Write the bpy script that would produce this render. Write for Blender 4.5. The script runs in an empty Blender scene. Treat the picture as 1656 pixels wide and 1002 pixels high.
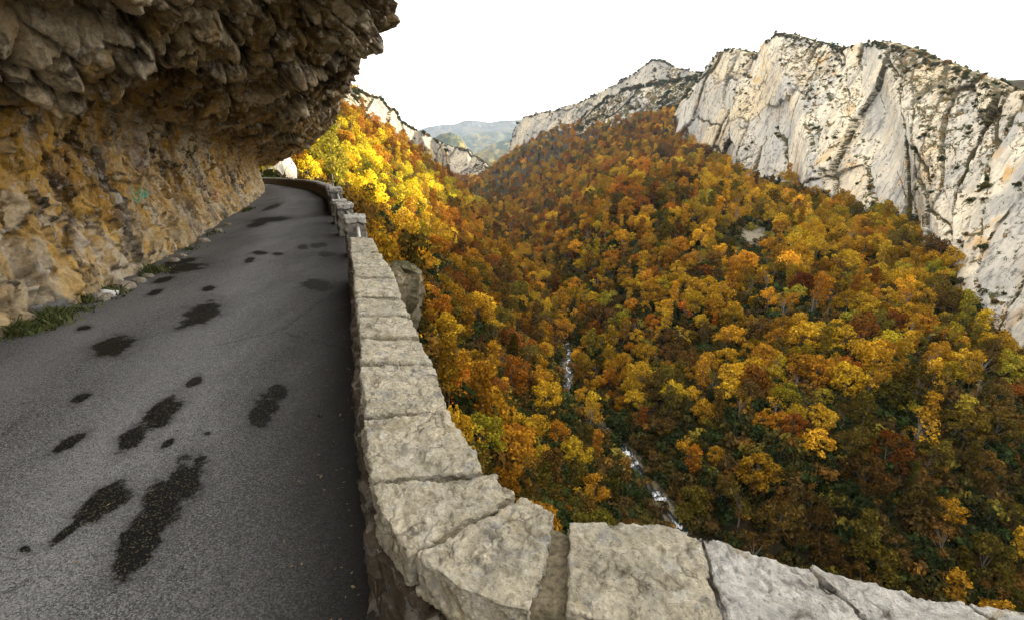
import bpy, bmesh, math, random
import numpy as np
from mathutils import Vector
from mathutils.bvhtree import BVHTree
R = math.radians
scene = bpy.context.scene
COL = scene.collection
rng = np.random.default_rng(7)
random.seed(7)

# ------------------------------------------------------------------ camera, sky, sun, exposure
CAMZ = 1.9
PITCH = R(16.5)
cam_d = bpy.data.cameras.new('camera')
cam_d.sensor_width = 36; cam_d.lens = 18; cam_d.clip_start = 0.05; cam_d.clip_end = 40000
cam = bpy.data.objects.new('camera', cam_d); COL.objects.link(cam)
cam.location = (0, 0, CAMZ); cam.rotation_euler = (math.pi/2 - PITCH, 0, 0)
scene.camera = cam

SUN_EL, SUN_AZ = R(14), R(80)          # azimuth clockwise from +Y
world = bpy.data.worlds.new("World"); scene.world = world; world.use_nodes = True
wt = world.node_tree; wt.nodes.clear()
wo = wt.nodes.new('ShaderNodeOutputWorld'); wb = wt.nodes.new('ShaderNodeBackground')
sky = wt.nodes.new('ShaderNodeTexSky'); sky.sky_type = 'NISHITA'; sky.sun_disc = False
sky.sun_elevation = SUN_EL; sky.sun_rotation = SUN_AZ; sky.air_density = 1.0; sky.dust_density = 3.0; sky.altitude = 800
# thin high cloud veil, whitening the sky
tcd = wt.nodes.new('ShaderNodeTexCoord'); mp = wt.nodes.new('ShaderNodeMapping'); mp.inputs['Scale'].default_value = (1.2, 1.2, 5)
nz = wt.nodes.new('ShaderNodeTexNoise'); nz.inputs['Scale'].default_value = 1.6; nz.inputs['Detail'].default_value = 5
cr = wt.nodes.new('ShaderNodeMapRange'); cr.inputs[1].default_value = .35; cr.inputs[2].default_value = .6; cr.inputs[3].default_value = .30; cr.inputs[4].default_value = .85
mx = wt.nodes.new('ShaderNodeMix'); mx.data_type = 'RGBA'; mx.inputs[7].default_value = (9.6, 9.0, 8.3, 1)
wt.links.new(tcd.outputs['Generated'], mp.inputs[0]); wt.links.new(mp.outputs[0], nz.inputs['Vector'])
wt.links.new(nz.outputs[0], cr.inputs[0]); wt.links.new(cr.outputs[0], mx.inputs[0])
wt.links.new(sky.outputs[0], mx.inputs[6]); wt.links.new(mx.outputs[2], wb.inputs[0])
wb.inputs[1].default_value = 0.12
wt.links.new(wb.outputs[0], wo.inputs[0])
sun_d = bpy.data.lights.new('sun', 'SUN'); sun_d.energy = 3.9; sun_d.angle = R(0.5); sun_d.color = (1, .9, .74)
sun = bpy.data.objects.new('sun', sun_d); COL.objects.link(sun)
sd = Vector((math.sin(SUN_AZ)*math.cos(SUN_EL), math.cos(SUN_AZ)*math.cos(SUN_EL), math.sin(SUN_EL)))
sun.rotation_euler = sd.to_track_quat('Z', 'Y').to_euler(); sun.location = (300, 60, 200)
vs = scene.view_settings
vs.view_transform = 'Standard'; vs.look = 'None'; vs.exposure = 1.8; vs.gamma = 1
scene.cycles.max_bounces = 6; scene.cycles.diffuse_bounces = 4; scene.cycles.volume_bounces = 0
scene.cycles.transparent_max_bounces = 8; scene.cycles.sample_clamp_indirect = 4

# ------------------------------------------------------------------ picture <-> place
F = 828.0; SP, CP = math.sin(PITCH), math.cos(PITCH)
def ray(px, py):
    sx = px - 828.0; sy = 501.0 - py
    f = F*CP + sy*SP; u = -F*SP + sy*CP
    return sx/f, u/f
def P(px, py, d):
    x, z = ray(px, py); return (x*d, d, CAMZ + z*d)
def PZ(px, py, z):
    rx, rz = ray(px, py); d = (z-CAMZ)/rz
    return (rx*d, d, z)
def proj(p):
    p = np.atleast_2d(p); x, y, z = p[:, 0], p[:, 1], p[:, 2]-CAMZ
    dep = y*CP - z*SP; up = y*SP + z*CP
    dep = np.where(dep > .01, dep, .01)
    return 828 + F*x/dep, 501 - F*up/dep, dep

# ------------------------------------------------------------------ vectorised noise
def _h(ix, iy, iz, s):
    h = (ix.astype(np.int64)*374761393 + iy.astype(np.int64)*668265263 + iz.astype(np.int64)*2147483647 + s*974711) & 0xffffffff
    h = ((h ^ (h >> 13))*1274126177) & 0xffffffff
    h = ((h ^ (h >> 15))*2246822519) & 0xffffffff
    return (h ^ (h >> 16)) & 0xffffffff
def perlin(p, seed=0):
    i = np.floor(p).astype(np.int64); f = p - i
    w = f*f*f*(f*(f*6-15)+10); out = 0
    for dx in (0, 1):
        for dy in (0, 1):
            for dz in (0, 1):
                h = _h(i[:, 0]+dx, i[:, 1]+dy, i[:, 2]+dz, seed)
                gx = ((h & 1023)/511.5-1); gy = (((h >> 10) & 1023)/511.5-1); gz = (((h >> 20) & 1023)/511.5-1)
                d = gx*(f[:, 0]-dx) + gy*(f[:, 1]-dy) + gz*(f[:, 2]-dz)
                wx = w[:, 0] if dx else 1-w[:, 0]; wy = w[:, 1] if dy else 1-w[:, 1]; wz = w[:, 2] if dz else 1-w[:, 2]
                out = out + d*wx*wy*wz
    return out
def fbm(p, oct=4, seed=0, gain=.5):
    a = 1; s = 0
    for k in range(oct):
        s = s + a*perlin(p*(2.0**k)+k*17.3, seed+k); a *= gain
    return s
def facet(p, seed=0, tilt=1.0, tone=False):
    """Broken-rock cells: each cell is its own tilted plane. returns value, edge distance"""
    i = np.floor(p).astype(np.int64); n = len(p)
    b1 = np.full(n, 9.); b2 = np.full(n, 9.); val = np.zeros(n); ton = np.zeros(n)
    for dx in (-1, 0, 1):
        for dy in (-1, 0, 1):
            for dz in (-1, 0, 1):
                cx, cy, cz = i[:, 0]+dx, i[:, 1]+dy, i[:, 2]+dz
                h = _h(cx, cy, cz, seed); g = _h(cx, cy, cz, seed+91)
                qx = cx + (h & 1023)/1023.; qy = cy + ((h >> 10) & 1023)/1023.; qz = cz + ((h >> 20) & 1023)/1023.
                ex, ey, ez = p[:, 0]-qx, p[:, 1]-qy, p[:, 2]-qz
                d = ex*ex+ey*ey+ez*ez
                v = ((g & 255)/255.-.5) + tilt*(ex*(((g >> 8) & 255)/127.5-1) + ey*(((g >> 16) & 255)/127.5-1) + ez*(((g >> 24) & 255)/127.5-1))
                m = d < b1
                b2 = np.where(m, b1, np.minimum(b2, d)); val = np.where(m, v, val); ton = np.where(m, ((g*2654435761) >> 7 & 1023)/1023., ton); b1 = np.where(m, d, b1)
    return (val, np.sqrt(b2)-np.sqrt(b1), ton) if tone else (val, np.sqrt(b2)-np.sqrt(b1))

# ------------------------------------------------------------------ object helpers
def tag(o, label=None, cat=None, group=None, kind=None):
    if label: o['label'] = label
    if cat: o['category'] = cat
    if group: o['group'] = group
    if kind: o['kind'] = kind
    return o
def mesh_np(name, v, f, mats, smooth=False, fmat=None, attrs=None, uv=None):
    v = np.asarray(v, dtype=np.float32); f = np.asarray(f, dtype=np.int32)
    k = f.shape[1]; m = bpy.data.meshes.new(name)
    m.vertices.add(len(v)); m.vertices.foreach_set('co', v.ravel())
    m.loops.add(f.size); m.loops.foreach_set('vertex_index', f.ravel())
    m.polygons.add(len(f)); m.polygons.foreach_set('loop_start', np.arange(0, f.size, k, dtype=np.int32))
    m.polygons.foreach_set('loop_total', np.full(len(f), k, dtype=np.int32))
    for mm in (mats if isinstance(mats, (list, tuple)) else [mats]): m.materials.append(mm)
    if fmat is not None: m.polygons.foreach_set('material_index', np.asarray(fmat, dtype=np.int32))
    if smooth: m.polygons.foreach_set('use_smooth', np.ones(len(f), dtype=bool))
    for an, (dom, arr) in (attrs or {}).items():
        a = m.attributes.new(an, 'FLOAT', dom); a.data.foreach_set('value', np.asarray(arr, dtype=np.float32))
    m.update(); m.validate()
    return m
def link(name, me, parent=None):
    o = bpy.data.objects.new(name, me); COL.objects.link(o)
    if parent: o.parent = parent
    return o
def empty(name, loc=(0, 0, 0)):
    o = bpy.data.objects.new(name, None); COL.objects.link(o); o.location = loc; o.empty_display_size = .2
    return o
def gridfaces(nu, nv):
    i = np.arange(nu-1)[:, None]*nv + np.arange(nv-1)[None, :]
    i = i.ravel(); return np.stack([i, i+nv, i+nv+1, i+1], 1)
def grid_normals(G):
    du = np.gradient(G, axis=0); dv = np.gradient(G, axis=1)
    n = np.cross(du, dv); n /= np.linalg.norm(n, axis=2, keepdims=True)+1e-9
    return n
def poly_resample(pts, t):
    pts = np.asarray(pts, float); d = np.r_[0, np.cumsum(np.linalg.norm(np.diff(pts, axis=0), axis=1))]; d /= d[-1]
    return np.stack([np.interp(t, d, pts[:, k]) for k in range(pts.shape[1])], 1)
def par_resample(pts, t):
    pts = np.asarray(pts, float); d = np.linspace(0, 1, len(pts))
    return np.stack([np.interp(t, d, pts[:, k]) for k in range(pts.shape[1])], 1)

# ------------------------------------------------------------------ node helper
class NT:
    def __init__(s, name):
        s.m = bpy.data.materials.new(name); s.m.use_nodes = True; s.t = s.m.node_tree; s.t.nodes.clear()
        s.out = s.n('ShaderNodeOutputMaterial'); s.pos = s.n('ShaderNodeNewGeometry').outputs['Position']
    def n(s, t, **kw):
        o = s.t.nodes.new(t)
        for k, v in kw.items(): setattr(o, k, v)
        return o
    def put(s, sock, v):
        if isinstance(v, bpy.types.NodeSocket): s.t.links.new(v, sock)
        elif v is not None:
            if isinstance(v, (tuple, list)) and len(v) == 3 and sock.type == 'RGBA': v = (*v, 1)
            sock.default_value = v
    def obj(s): return s.n('ShaderNodeTexCoord').outputs['Object']
    def mapp(s, v, scale=(1, 1, 1), rot=(0, 0, 0), loc=(0, 0, 0)):
        o = s.n('ShaderNodeMapping'); s.put(o.inputs[0], v); o.inputs[1].default_value = loc; o.inputs[2].default_value = rot; o.inputs[3].default_value = scale
        return o.outputs[0]
    def noise(s, v, sc, det=4, rough=.55, dist=0):
        o = s.n('ShaderNodeTexNoise'); s.put(o.inputs['Vector'], v); o.inputs['Scale'].default_value = sc
        o.inputs['Detail'].default_value = det; o.inputs['Roughness'].default_value = rough; o.inputs['Distortion'].default_value = dist
        return o.outputs[0]
    def vor(s, v, sc, feat='F1', out='Distance'):
        o = s.n('ShaderNodeTexVoronoi', feature=feat); s.put(o.inputs['Vector'], v); o.inputs['Scale'].default_value = sc
        return o.outputs[out]
    def rng(s, v, a, b, c=0., d=1.):
        o = s.n('ShaderNodeMapRange'); s.put(o.inputs[0], v)
        for k, x in enumerate((a, b, c, d)): s.put(o.inputs[k+1], x)
        return o.outputs[0]
    def math(s, op, a, b=0.):
        o = s.n('ShaderNodeMath', operation=op); s.put(o.inputs[0], a); s.put(o.inputs[1], b); return o.outputs[0]
    def mix(s, f, a, b, mode='MIX'):
        o = s.n('ShaderNodeMix', data_type='RGBA', blend_type=mode); s.put(o.inputs[0], f); s.put(o.inputs[6], a); s.put(o.inputs[7], b)
        return o.outputs[2]
    def attr(s, name, kind='GEOMETRY', out='Fac'):
        o = s.n('ShaderNodeAttribute', attribute_type=kind, attribute_name=name); return o.outputs[out]
    def sep(s, v, k):
        o = s.n('ShaderNodeSeparateXYZ'); s.put(o.inputs[0], v); return o.outputs[k]
    def nrm(s): return s.n('ShaderNodeNewGeometry').outputs['True Normal']
    def bump(s, h, st=.5, dist=.05, nrm=None):
        o = s.n('ShaderNodeBump'); s.put(o.inputs['Height'], h); o.inputs['Strength'].default_value = st; o.inputs['Distance'].default_value = dist
        if nrm: s.put(o.inputs['Normal'], nrm)
        return o.outputs[0]
    def bsdf(s, col, rough=.9, normal=None, spec=.3, **kw):
        b = s.n('ShaderNodeBsdfPrincipled'); s.put(b.inputs['Base Color'], col); s.put(b.inputs['Roughness'], rough)
        s.put(b.inputs['Specular IOR Level'], spec)
        if normal: s.put(b.inputs['Normal'], normal)
        for k, v in kw.items(): s.put(b.inputs[k], v)
        s.t.links.new(b.outputs[0], s.out.inputs[0]); return s.m

# ------------------------------------------------------------------ materials
def mat_overhang():
    s = NT('overhang_rock'); p = s.pos
    ps = s.mapp(p, (1, 1, .45))
    n1 = s.noise(ps, .9, 5, .6, .6); n2 = s.noise(p, 2.7, 6, .65, .8); n3 = s.noise(s.mapp(p, (1, 1, .3), loc=(5, 2, 9)), 1.6, 5, .6, .5)
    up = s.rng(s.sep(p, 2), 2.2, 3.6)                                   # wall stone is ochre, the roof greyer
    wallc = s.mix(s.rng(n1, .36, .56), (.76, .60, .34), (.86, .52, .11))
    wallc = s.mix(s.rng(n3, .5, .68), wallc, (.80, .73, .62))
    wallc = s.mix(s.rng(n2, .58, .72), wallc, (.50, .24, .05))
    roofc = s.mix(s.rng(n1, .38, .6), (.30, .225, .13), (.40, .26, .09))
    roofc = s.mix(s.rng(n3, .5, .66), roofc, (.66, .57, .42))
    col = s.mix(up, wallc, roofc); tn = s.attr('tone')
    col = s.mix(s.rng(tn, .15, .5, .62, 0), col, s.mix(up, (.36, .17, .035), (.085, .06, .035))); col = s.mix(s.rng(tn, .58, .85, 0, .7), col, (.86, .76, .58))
    st = s.noise(s.mapp(p, (1.0, 1.0, .22)), .75, 5, .6, .3)
    col = s.mix(s.rng(st, .56, .66, 0, .85), col, (.035, .028, .018))       # wet black seepage streaks
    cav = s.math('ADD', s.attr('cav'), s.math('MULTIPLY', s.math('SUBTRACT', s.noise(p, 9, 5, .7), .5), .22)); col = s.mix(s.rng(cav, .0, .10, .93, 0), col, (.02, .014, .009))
    st2 = s.noise(s.mapp(p, (1.3, 1.3, .5), loc=(4, 4, 1)), 2.2, 7, .72, .6); col = s.mix(s.rng(st2, .56, .66, 0, .8), col, (.045, .032, .02))
    fine = s.noise(p, 16, 7, .75); col = s.mix(s.rng(fine, .34, .55, .0, 1), s.mix(1., col, (.62, .57, .52), 'MULTIPLY'), col)
    col = s.mix(s.rng(s.noise(p, 6, 6, .75), .54, .66, 0, .7), col, (.86, .80, .68))
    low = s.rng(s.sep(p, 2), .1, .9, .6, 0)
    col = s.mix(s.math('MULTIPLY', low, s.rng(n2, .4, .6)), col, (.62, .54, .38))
    h = s.math('ADD', s.math('MULTIPLY', s.noise(p, 6, 9, .8, .2), 1.2), s.math('MULTIPLY', s.sep(s.vor(s.mapp(p, (1, 1, .6)), 13, 'F1', 'Color'), 0), .28))
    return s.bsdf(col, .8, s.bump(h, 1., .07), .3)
def mat_cliff(name, veg=.5, warm=1.0, sc=1.0, alb=1.0):
    s = NT(name); p = s.pos
    nz = s.sep(s.nrm(), 2)
    big = s.noise(p, .012*sc, 4, .6, .5); mid = s.noise(s.mapp(p, (1, 1, .5), (0, .35, 0)), .05*sc, 6, .65, .6)
    streak = s.noise(s.mapp(p, (1, 1, .07), (0, .22, 0)), .22*sc, 5, .7); grain = s.noise(p, .5*sc, 7, .7)
    col = s.mix(s.rng(mid, .45, .58), (.74, .655, .49), (.44, .42, .365))
    col = s.mix(s.rng(big, .52, .66, 0, .75), col, (.62, .47, .25) if warm > .5 else (.5, .45, .38))
    col = s.mix(s.rng(s.noise(s.mapp(p, (1, 1, .4)), .09*sc, 4, .6, .8), .58, .66, 0, .85*warm), col, (.62, .36, .10))
    col = s.mix(s.rng(s.attr('tone'), .62, .9, 0, .55), col, (.42, .41, .38)); col = s.mix(s.rng(s.attr('tone'), .3, .1, 0, .45), col, (.74, .60, .38))
    col = s.mix(s.rng(streak, .55, .64, 0, .8), col, (.17, .165, .155))
    col = s.mix(s.rng(grain, .33, .55, .5, 0), col, (.25, .24, .21))
    bd = s.mapp(p, (.5, 1, .30), (R(-37), 0, 0))
    lines = s.vor(bd, .07*sc, 'DISTANCE_TO_EDGE'); lw = s.math('ADD', lines, s.math('MULTIPLY', s.math('SUBTRACT', grain, .42), .5))
    col = s.mix(s.rng(lw, .0, .05, .8, 0), col, (.10, .09, .07))
    fl = s.vor(s.mapp(p, (.6, 1, .22), (R(-22), 0, 0), (5, 0, 0)), .26*sc, 'DISTANCE_TO_EDGE'); col = s.mix(s.math('MULTIPLY', s.rng(s.math('ADD', fl, s.math('MULTIPLY', s.math('SUBTRACT', grain, .5), .35)), .0, .05, .7, 0), s.rng(big, .42, .55)), col, (.17, .155, .125))
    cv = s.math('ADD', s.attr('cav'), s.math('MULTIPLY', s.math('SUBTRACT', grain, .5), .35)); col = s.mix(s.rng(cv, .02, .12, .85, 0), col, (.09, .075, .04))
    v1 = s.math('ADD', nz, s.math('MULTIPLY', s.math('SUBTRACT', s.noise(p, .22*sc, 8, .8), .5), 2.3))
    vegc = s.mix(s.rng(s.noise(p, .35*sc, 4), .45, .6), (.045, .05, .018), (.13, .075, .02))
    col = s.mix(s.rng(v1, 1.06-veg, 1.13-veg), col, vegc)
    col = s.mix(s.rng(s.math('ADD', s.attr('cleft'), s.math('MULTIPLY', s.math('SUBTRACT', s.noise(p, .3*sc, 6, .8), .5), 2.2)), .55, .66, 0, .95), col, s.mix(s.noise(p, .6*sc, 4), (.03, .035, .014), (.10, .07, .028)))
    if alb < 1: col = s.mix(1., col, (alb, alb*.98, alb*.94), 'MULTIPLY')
    h = s.math('ADD', s.math('MULTIPLY', s.noise(s.mapp(p, (1, 1, .35)), .16*sc, 9, .72, .4), 1.), s.math('MULTIPLY', lines, .25))
    return s.bsdf(col, .92, s.bump(h, .8, 2.2/sc), .15)
def mat_ground():
    s = NT('forest_floor'); p = s.pos
    a = s.noise(p, .06, 5); b = s.noise(p, .6, 6, .7)
    col = s.mix(s.rng(a, .4, .6), (.035, .026, .012), (.028, .03, .012)); col = s.mix(s.rng(b, .5, .75), col, (.09, .055, .02))
    sc = s.rng(s.math('ADD', s.attr('scree'), s.math('MULTIPLY', s.math('SUBTRACT', b, .5), 1.8)), .35, .65)
    col = s.mix(sc, col, s.mix(s.rng(s.noise(p, 2.5, 4), .4, .6), (.27, .235, .17), (.15, .13, .09)))
    return s.bsdf(col, .95, s.bump(b, .8, .8), .1)
def mat_leaves():
    s = NT('autumn_leaves')
    c = s.attr('tcol', 'INSTANCER', 'Color'); lv = s.attr('lv')
    c = s.mix(1., c, s.mix(lv, (.32, .30, .30), (1.5, 1.55, 1.3)), 'MULTIPLY')
    d = s.n('ShaderNodeBsdfDiffuse'); t = s.n('ShaderNodeBsdfTranslucent'); s.put(d.inputs[0], c); s.put(t.inputs[0], c)
    m = s.n('ShaderNodeMixShader'); m.inputs[0].default_value = .3
    s.t.links.new(d.outputs[0], m.inputs[1]); s.t.links.new(t.outputs[0], m.inputs[2]); s.t.links.new(m.outputs[0], s.out.inputs[0])
    return s.m
def mat_bark():
    s = NT('bark'); n = s.noise(s.obj(), 6, 4)
    return s.bsdf(s.mix(n, (.10, .08, .06), (.26, .23, .19)), .95)
def mat_road():
    s = NT('asphalt'); p = s.pos
    g1 = s.vor(p, 150, 'F1', 'Color'); gv = s.sep(g1, 0); gs = s.noise(p, 160, 3, .6)
    big = s.noise(s.mapp(p, (1.1, .28, 1), (0, 0, R(-18))), 1.0, 5, .6, .3); mid = s.noise(p, 5, 5, .65)
    base = s.mix(s.rng(big, .35, .65), (.042, .043, .045), (.112, .112, .112))
    base = s.mix(s.rng(mid, .45, .75, 0, .35), base, (.10, .095, .08))
    eg = s.math('ADD', s.attr('edge'), s.math('MULTIPLY', s.math('SUBTRACT', s.noise(p, .7, 3), .5), .7))
    tr = s.math('ADD', s.rng(s.math('ABSOLUTE', s.math('SUBTRACT', eg, 1.75)), 0, .5, 1, 0), s.rng(s.math('ABSOLUTE', s.math('SUBTRACT', eg, 3.1)), 0, .45, .8, 0))
    base = s.mix(s.math('MULTIPLY', tr, .5), base, (.185, .185, .182))
    agg = s.mix(s.rng(gv, .5, 1., 0, .9), base, (.25, .24, .22)); agg = s.mix(s.rng(gv, .0, .35, .8, 0), agg, (.012, .012, .012))
    ed = s.rng(s.math('ADD', s.attr('edge'), s.math('MULTIPLY', s.math('SUBTRACT', big, .5), .8)), .05, 1.35, .93, 0)  # painted shade and damp dirt darken the strip beside the parapet
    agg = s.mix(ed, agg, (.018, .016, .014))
    w = s.math('ADD', s.attr('wet'), s.math('ADD', s.math('MULTIPLY', s.math('SUBTRACT', s.noise(p, 14, 6, .8), .5), 1.2), s.math('MULTIPLY', s.math('SUBTRACT', s.noise(p, 4.5, 4, .65), .5), 1.5)))
    wet = s.rng(w, .06, .26)
    wc = s.mix(s.rng(gv, .84, 1., 0, .8), (.006, .006, .005), (.12, .10, .055))
    ck = s.vor(s.mapp(p, (1, .6, 1)), .55, 'DISTANCE_TO_EDGE'); ckn = s.math('ADD', ck, s.math('MULTIPLY', s.math('SUBTRACT', s.noise(p, 7, 6, .7), .5), .10)); agg = s.mix(s.math('MULTIPLY', s.rng(s.math('ABSOLUTE', ckn), .0, .006, .8, 0), s.rng(s.noise(p, .5, 2), .5, .56)), agg, (.012, .012, .012))
    halo = s.rng(w, -.55, .1, 0, .45)
    agg = s.mix(halo, agg, (.04, .038, .034)); col = s.mix(wet, agg, wc)
    ro = s.rng(wet, 0, 1, .85, .7)
    h = s.math('ADD', s.math('MULTIPLY', s.vor(p, 150), .9), s.math('MULTIPLY', gs, .4))
    return s.bsdf(col, ro, s.bump(h, .55, .006, s.bump(mid, .3, .02)), s.rng(wet, 0, 1, .3, .12))
def mat_stone(name, a, b, c, lich=.5, dark=.0):
    s = NT(name); p = s.obj(); q = s.pos
    n1 = s.noise(q, 3.2, 6, .65, .4); n2 = s.noise(q, 11, 8, .72, .5); n3 = s.noise(q, 45, 6, .7)
    col = s.mix(s.rng(n1, .38, .62), a, b); col = s.mix(s.rng(n2, .52, .7, 0, .75), col, c)
    col = s.mix(s.rng(s.noise(s.mapp(q, loc=(3, 7, 1)), 5.5, 6, .7, .8), .57, .64, 0, lich), col, (.40, .30, .12))
    col = s.mix(s.rng(s.noise(s.mapp(q, loc=(8, 1, 4)), 7, 7, .75, .3), .56, .63, 0, .7), col, (.27, .27, .27))
    col = s.mix(s.rng(n3, .35, .6, .5, 0), col, (.16, .14, .11))
    vv = s.vor(s.mapp(q, (1, 1, 1)), 26); pit = s.rng(s.math('ADD', vv, s.math('MULTIPLY', n2, .3)), .16, .3, .65, 0)
    col = s.mix(pit, col, (.12, .10, .07))
    if dark: col = s.mix(dark, col, (.05, .035, .025))
    c1 = s.vor(s.mapp(q, (1, .6, 1), (.3, .2, .6)), 17, 'F1', 'Color'); c2 = s.sep(c1, 1)
    warp = s.n('ShaderNodeVectorMath', operation='MULTIPLY_ADD'); s.put(warp.inputs[0], s.n('ShaderNodeTexNoise').outputs[1]); s.t.links.new(q, warp.inputs[0].links[0].from_node.inputs['Vector']); warp.inputs[0].links[0].from_node.inputs['Scale'].default_value = 14
    warp.inputs[1].default_value = (.09, .09, .09); s.put(warp.inputs[2], q)
    ed = s.vor(s.mapp(warp.outputs[0], (1, .5, 1), (0, 0, .5)), 11, 'DISTANCE_TO_EDGE'); gate = s.rng(s.noise(q, 6, 4), .48, .60)
    col = s.mix(s.math('MULTIPLY', gate, s.rng(ed, .0, .07, .75, 0)), col, (.13, .105, .07))
    col = s.mix(s.rng(c2, .7, 1., 0, .25), col, (.80, .76, .66))
    sp = s.noise(s.mapp(q, loc=(2, 2, 2)), 60, 5, .8); col = s.mix(s.math('MULTIPLY', s.rng(sp, .56, .64), s.rng(n1, .35, .6, .25, .8)), col, (.10, .085, .06))
    lc = s.noise(s.mapp(q, loc=(6, 3, 2)), 9, 8, .8, .2); col = s.mix(s.rng(lc, .57, .61, 0, .65), col, (.33, .335, .32)); col = s.mix(s.rng(lc, .40, .36, 0, .5), col, (.82, .80, .74))
    h = s.math('ADD', s.math('MULTIPLY', n2, 1.3), s.math('ADD', s.math('MULTIPLY', n3, .35), s.math('ADD', s.math('MULTIPLY', s.math('MULTIPLY', gate, s.rng(ed, 0, .12)), .3), s.math('MULTIPLY', s.sep(s.vor(s.mapp(warp.outputs[0], (1, .6, 1)), 13, 'F1', 'Color'), 0), .16))))
    return s.bsdf(col, .88, s.bump(h, 1., .045), .25)
def mat_simple(name, a, b, sc=8, rough=.9, bump=.02, **kw):
    s = NT(name); n = s.noise(s.pos, sc, 6, .65)
    return s.bsdf(s.mix(s.rng(n, .35, .65), a, b), rough, s.bump(n, .6, bump), .3, **kw)
M_OVER = mat_overhang()
M_CLIFF = mat_cliff('pale_limestone', .42, 1.)
M_CLIFF_NEAR = mat_cliff('grey_limestone', .25, .3, 12)
M_CLIFF_FAR = mat_cliff('far_limestone', .40, .3, .6, .72)
M_CLIFF_LEFT = mat_cliff('dimmed_limestone', .45, .8, 1., .62)  # albedo lowered so the sunlit left cliff does not burn out
M_CLIFF_VEG = mat_cliff('overgrown_limestone', .72, .3, .6)
M_GROUND = mat_ground(); M_LEAF = mat_leaves(); M_BARK = mat_bark(); M_ROAD = mat_road()
M_CAP = mat_stone('cap_limestone', (.70, .62, .44), (.50, .45, .32), (.82, .77, .62))
M_CAP_G = mat_stone('cap_limestone_lichened', (.62, .59, .52), (.80, .77, .69), (.34, .34, .33), .85)
M_MASON = mat_stone('parapet_masonry', (.10, .07, .04), (.17, .13, .08), (.06, .045, .03), .2, .35)
M_MORTAR = mat_simple('old_mortar', (.07, .058, .036), (.20, .165, .10), 45, .95, .03)
M_BLOCK = mat_stone('grey_block_stone', (.24, .24, .22), (.34, .30, .22), (.15, .16, .17), .3)
M_METAL = mat_simple('galvanised_pipe', (.45, .44, .40), (.30, .26, .2), 20, .5, .002, Metallic=.6)

# ------------------------------------------------------------------ terrain
CPX = [ # px, py, distance
 (1100,870,95),(1080,820,100),(1040,780,110),(1000,720,122),(960,680,135),(920,640,150),(912,600,165),(920,575,178),(890,500,240),(870,450,290),(820,400,400),(770,340,600),(745,305,850),(751,290,1000),
 (1215,385,215),(1060,260,430),(1000,300,330),(950,400,240),(1100,400,210),(1000,500,190),(1200,500,160),(1400,500,150),(1300,600,125),(1500,600,115),(1400,700,100),(1600,700,98),(1200,650,118),(1100,650,125),(1300,800,90),(1500,850,85),(1656,950,78),(1200,850,92),(1300,930,85),
 (1100,218,520),(1165,258,440),(1200,285,385),(1290,305,330),(1350,348,280),(1480,375,225),(1505,405,200),(1540,460,172),(1570,525,148),(1620,590,130),(1656,608,120),
 (825,252,950),(900,218,800),(1000,200,700),(1090,202,560),(900,300,550),(850,350,480),(800,280,850),(900,250,680),(1000,240,560),(760,297,950),
 (720,292,600),(700,267,450),(640,232,360),(560,197,270),(500,212,180),(470,262,130),(580,340,115),(600,400,100),(650,300,220),(650,400,140),(700,350,220),(720,430,150),(760,400,220),(780,470,180),(850,500,200),(820,430,270),(700,500,110),(740,560,110),(800,600,118),(720,650,80),(800,740,80),(850,780,85),(870,640,120),(950,760,105)]
CW = [(5,3,-38),(0,20,-36),(-8,42,-26),(-15,60,-17),(-30,82,-8),(-60,100,8),(-110,60,8),(-120,150,18),(-150,300,42),(-160,600,60),(20,-40,-45),(60,0,-73),(110,60,-86),(100,0,-83),(165,60,-45),(165,0,-40),(-150,-50,30),
 (260,300,20),(260,500,40),(260,100,-20),(-80,1200,-85),(100,1300,-40),(-200,1200,-40),(260,-60,10),(230,900,60)]
CP3 = np.array([P(*c) for c in CPX] + [(a, b, c) for a, b, c in CW])
def tps_fit(X, Z, lam=2.0):
    n = len(X); d = np.linalg.norm(X[:, None]-X[None], axis=2)/100
    K = d*d*np.log(d+1e-9); A = np.zeros((n+3, n+3)); A[:n, :n] = K + lam*1e-3*np.eye(n)
    A[:n, n] = 1; A[:n, n+1:] = X/100; A[n, :n] = 1; A[n+1:, :n] = X.T/100
    return np.linalg.solve(A, np.r_[Z, 0, 0, 0])
def warp(X):    # compress far distances so that far slopes stay smooth
    y = X[:, 1]; r = np.where(y > 150, 150+ (y-150)*.5, y); return np.stack([X[:, 0], r], 1)
TW = tps_fit(warp(CP3[:, :2]), CP3[:, 2])
XW = warp(CP3[:, :2])
def height(x, y, rough=True):
    x = np.asarray(x, float).ravel(); y = np.asarray(y, float).ravel(); X = warp(np.stack([x, y], 1)); out = np.zeros(len(X))
    for a in range(0, len(X), 20000):
        d = np.linalg.norm(X[a:a+20000, None]-XW[None], axis=2)/100
        out[a:a+20000] = (d*d*np.log(d+1e-9)) @ TW[:-3] + TW[-3] + X[a:a+20000] @ TW[-2:]/100
    if rough:
        q = np.stack([x/26, y/26, np.zeros_like(x)], 1)
        out = out + 3.0*fbm(q, 4, 5)*np.clip(np.hypot(x, y)/90, .3, 1.)
    return out
SCREE = [(1218,383,50,26),(1062,257,16,7),(1010,285,22,5),(1540,635,10,34),(1265,430,9,16),(1475,372,60,8),(965,595,22,14)]
def scree_val(x, y, z):
    u, v, d = proj(np.stack([x, y, z], 1)); s = np.full(len(x), -1.)
    for (cx, cy, a, b) in SCREE: s = np.maximum(s, 1-np.sqrt(((u-cx)/a)**2+((v-cy)/b)**2))
    return s
xs = np.arange(-260, 361, 4.); ys = np.r_[np.arange(-80, 400, 4.), np.arange(400, 1500, 9.)]
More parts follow.
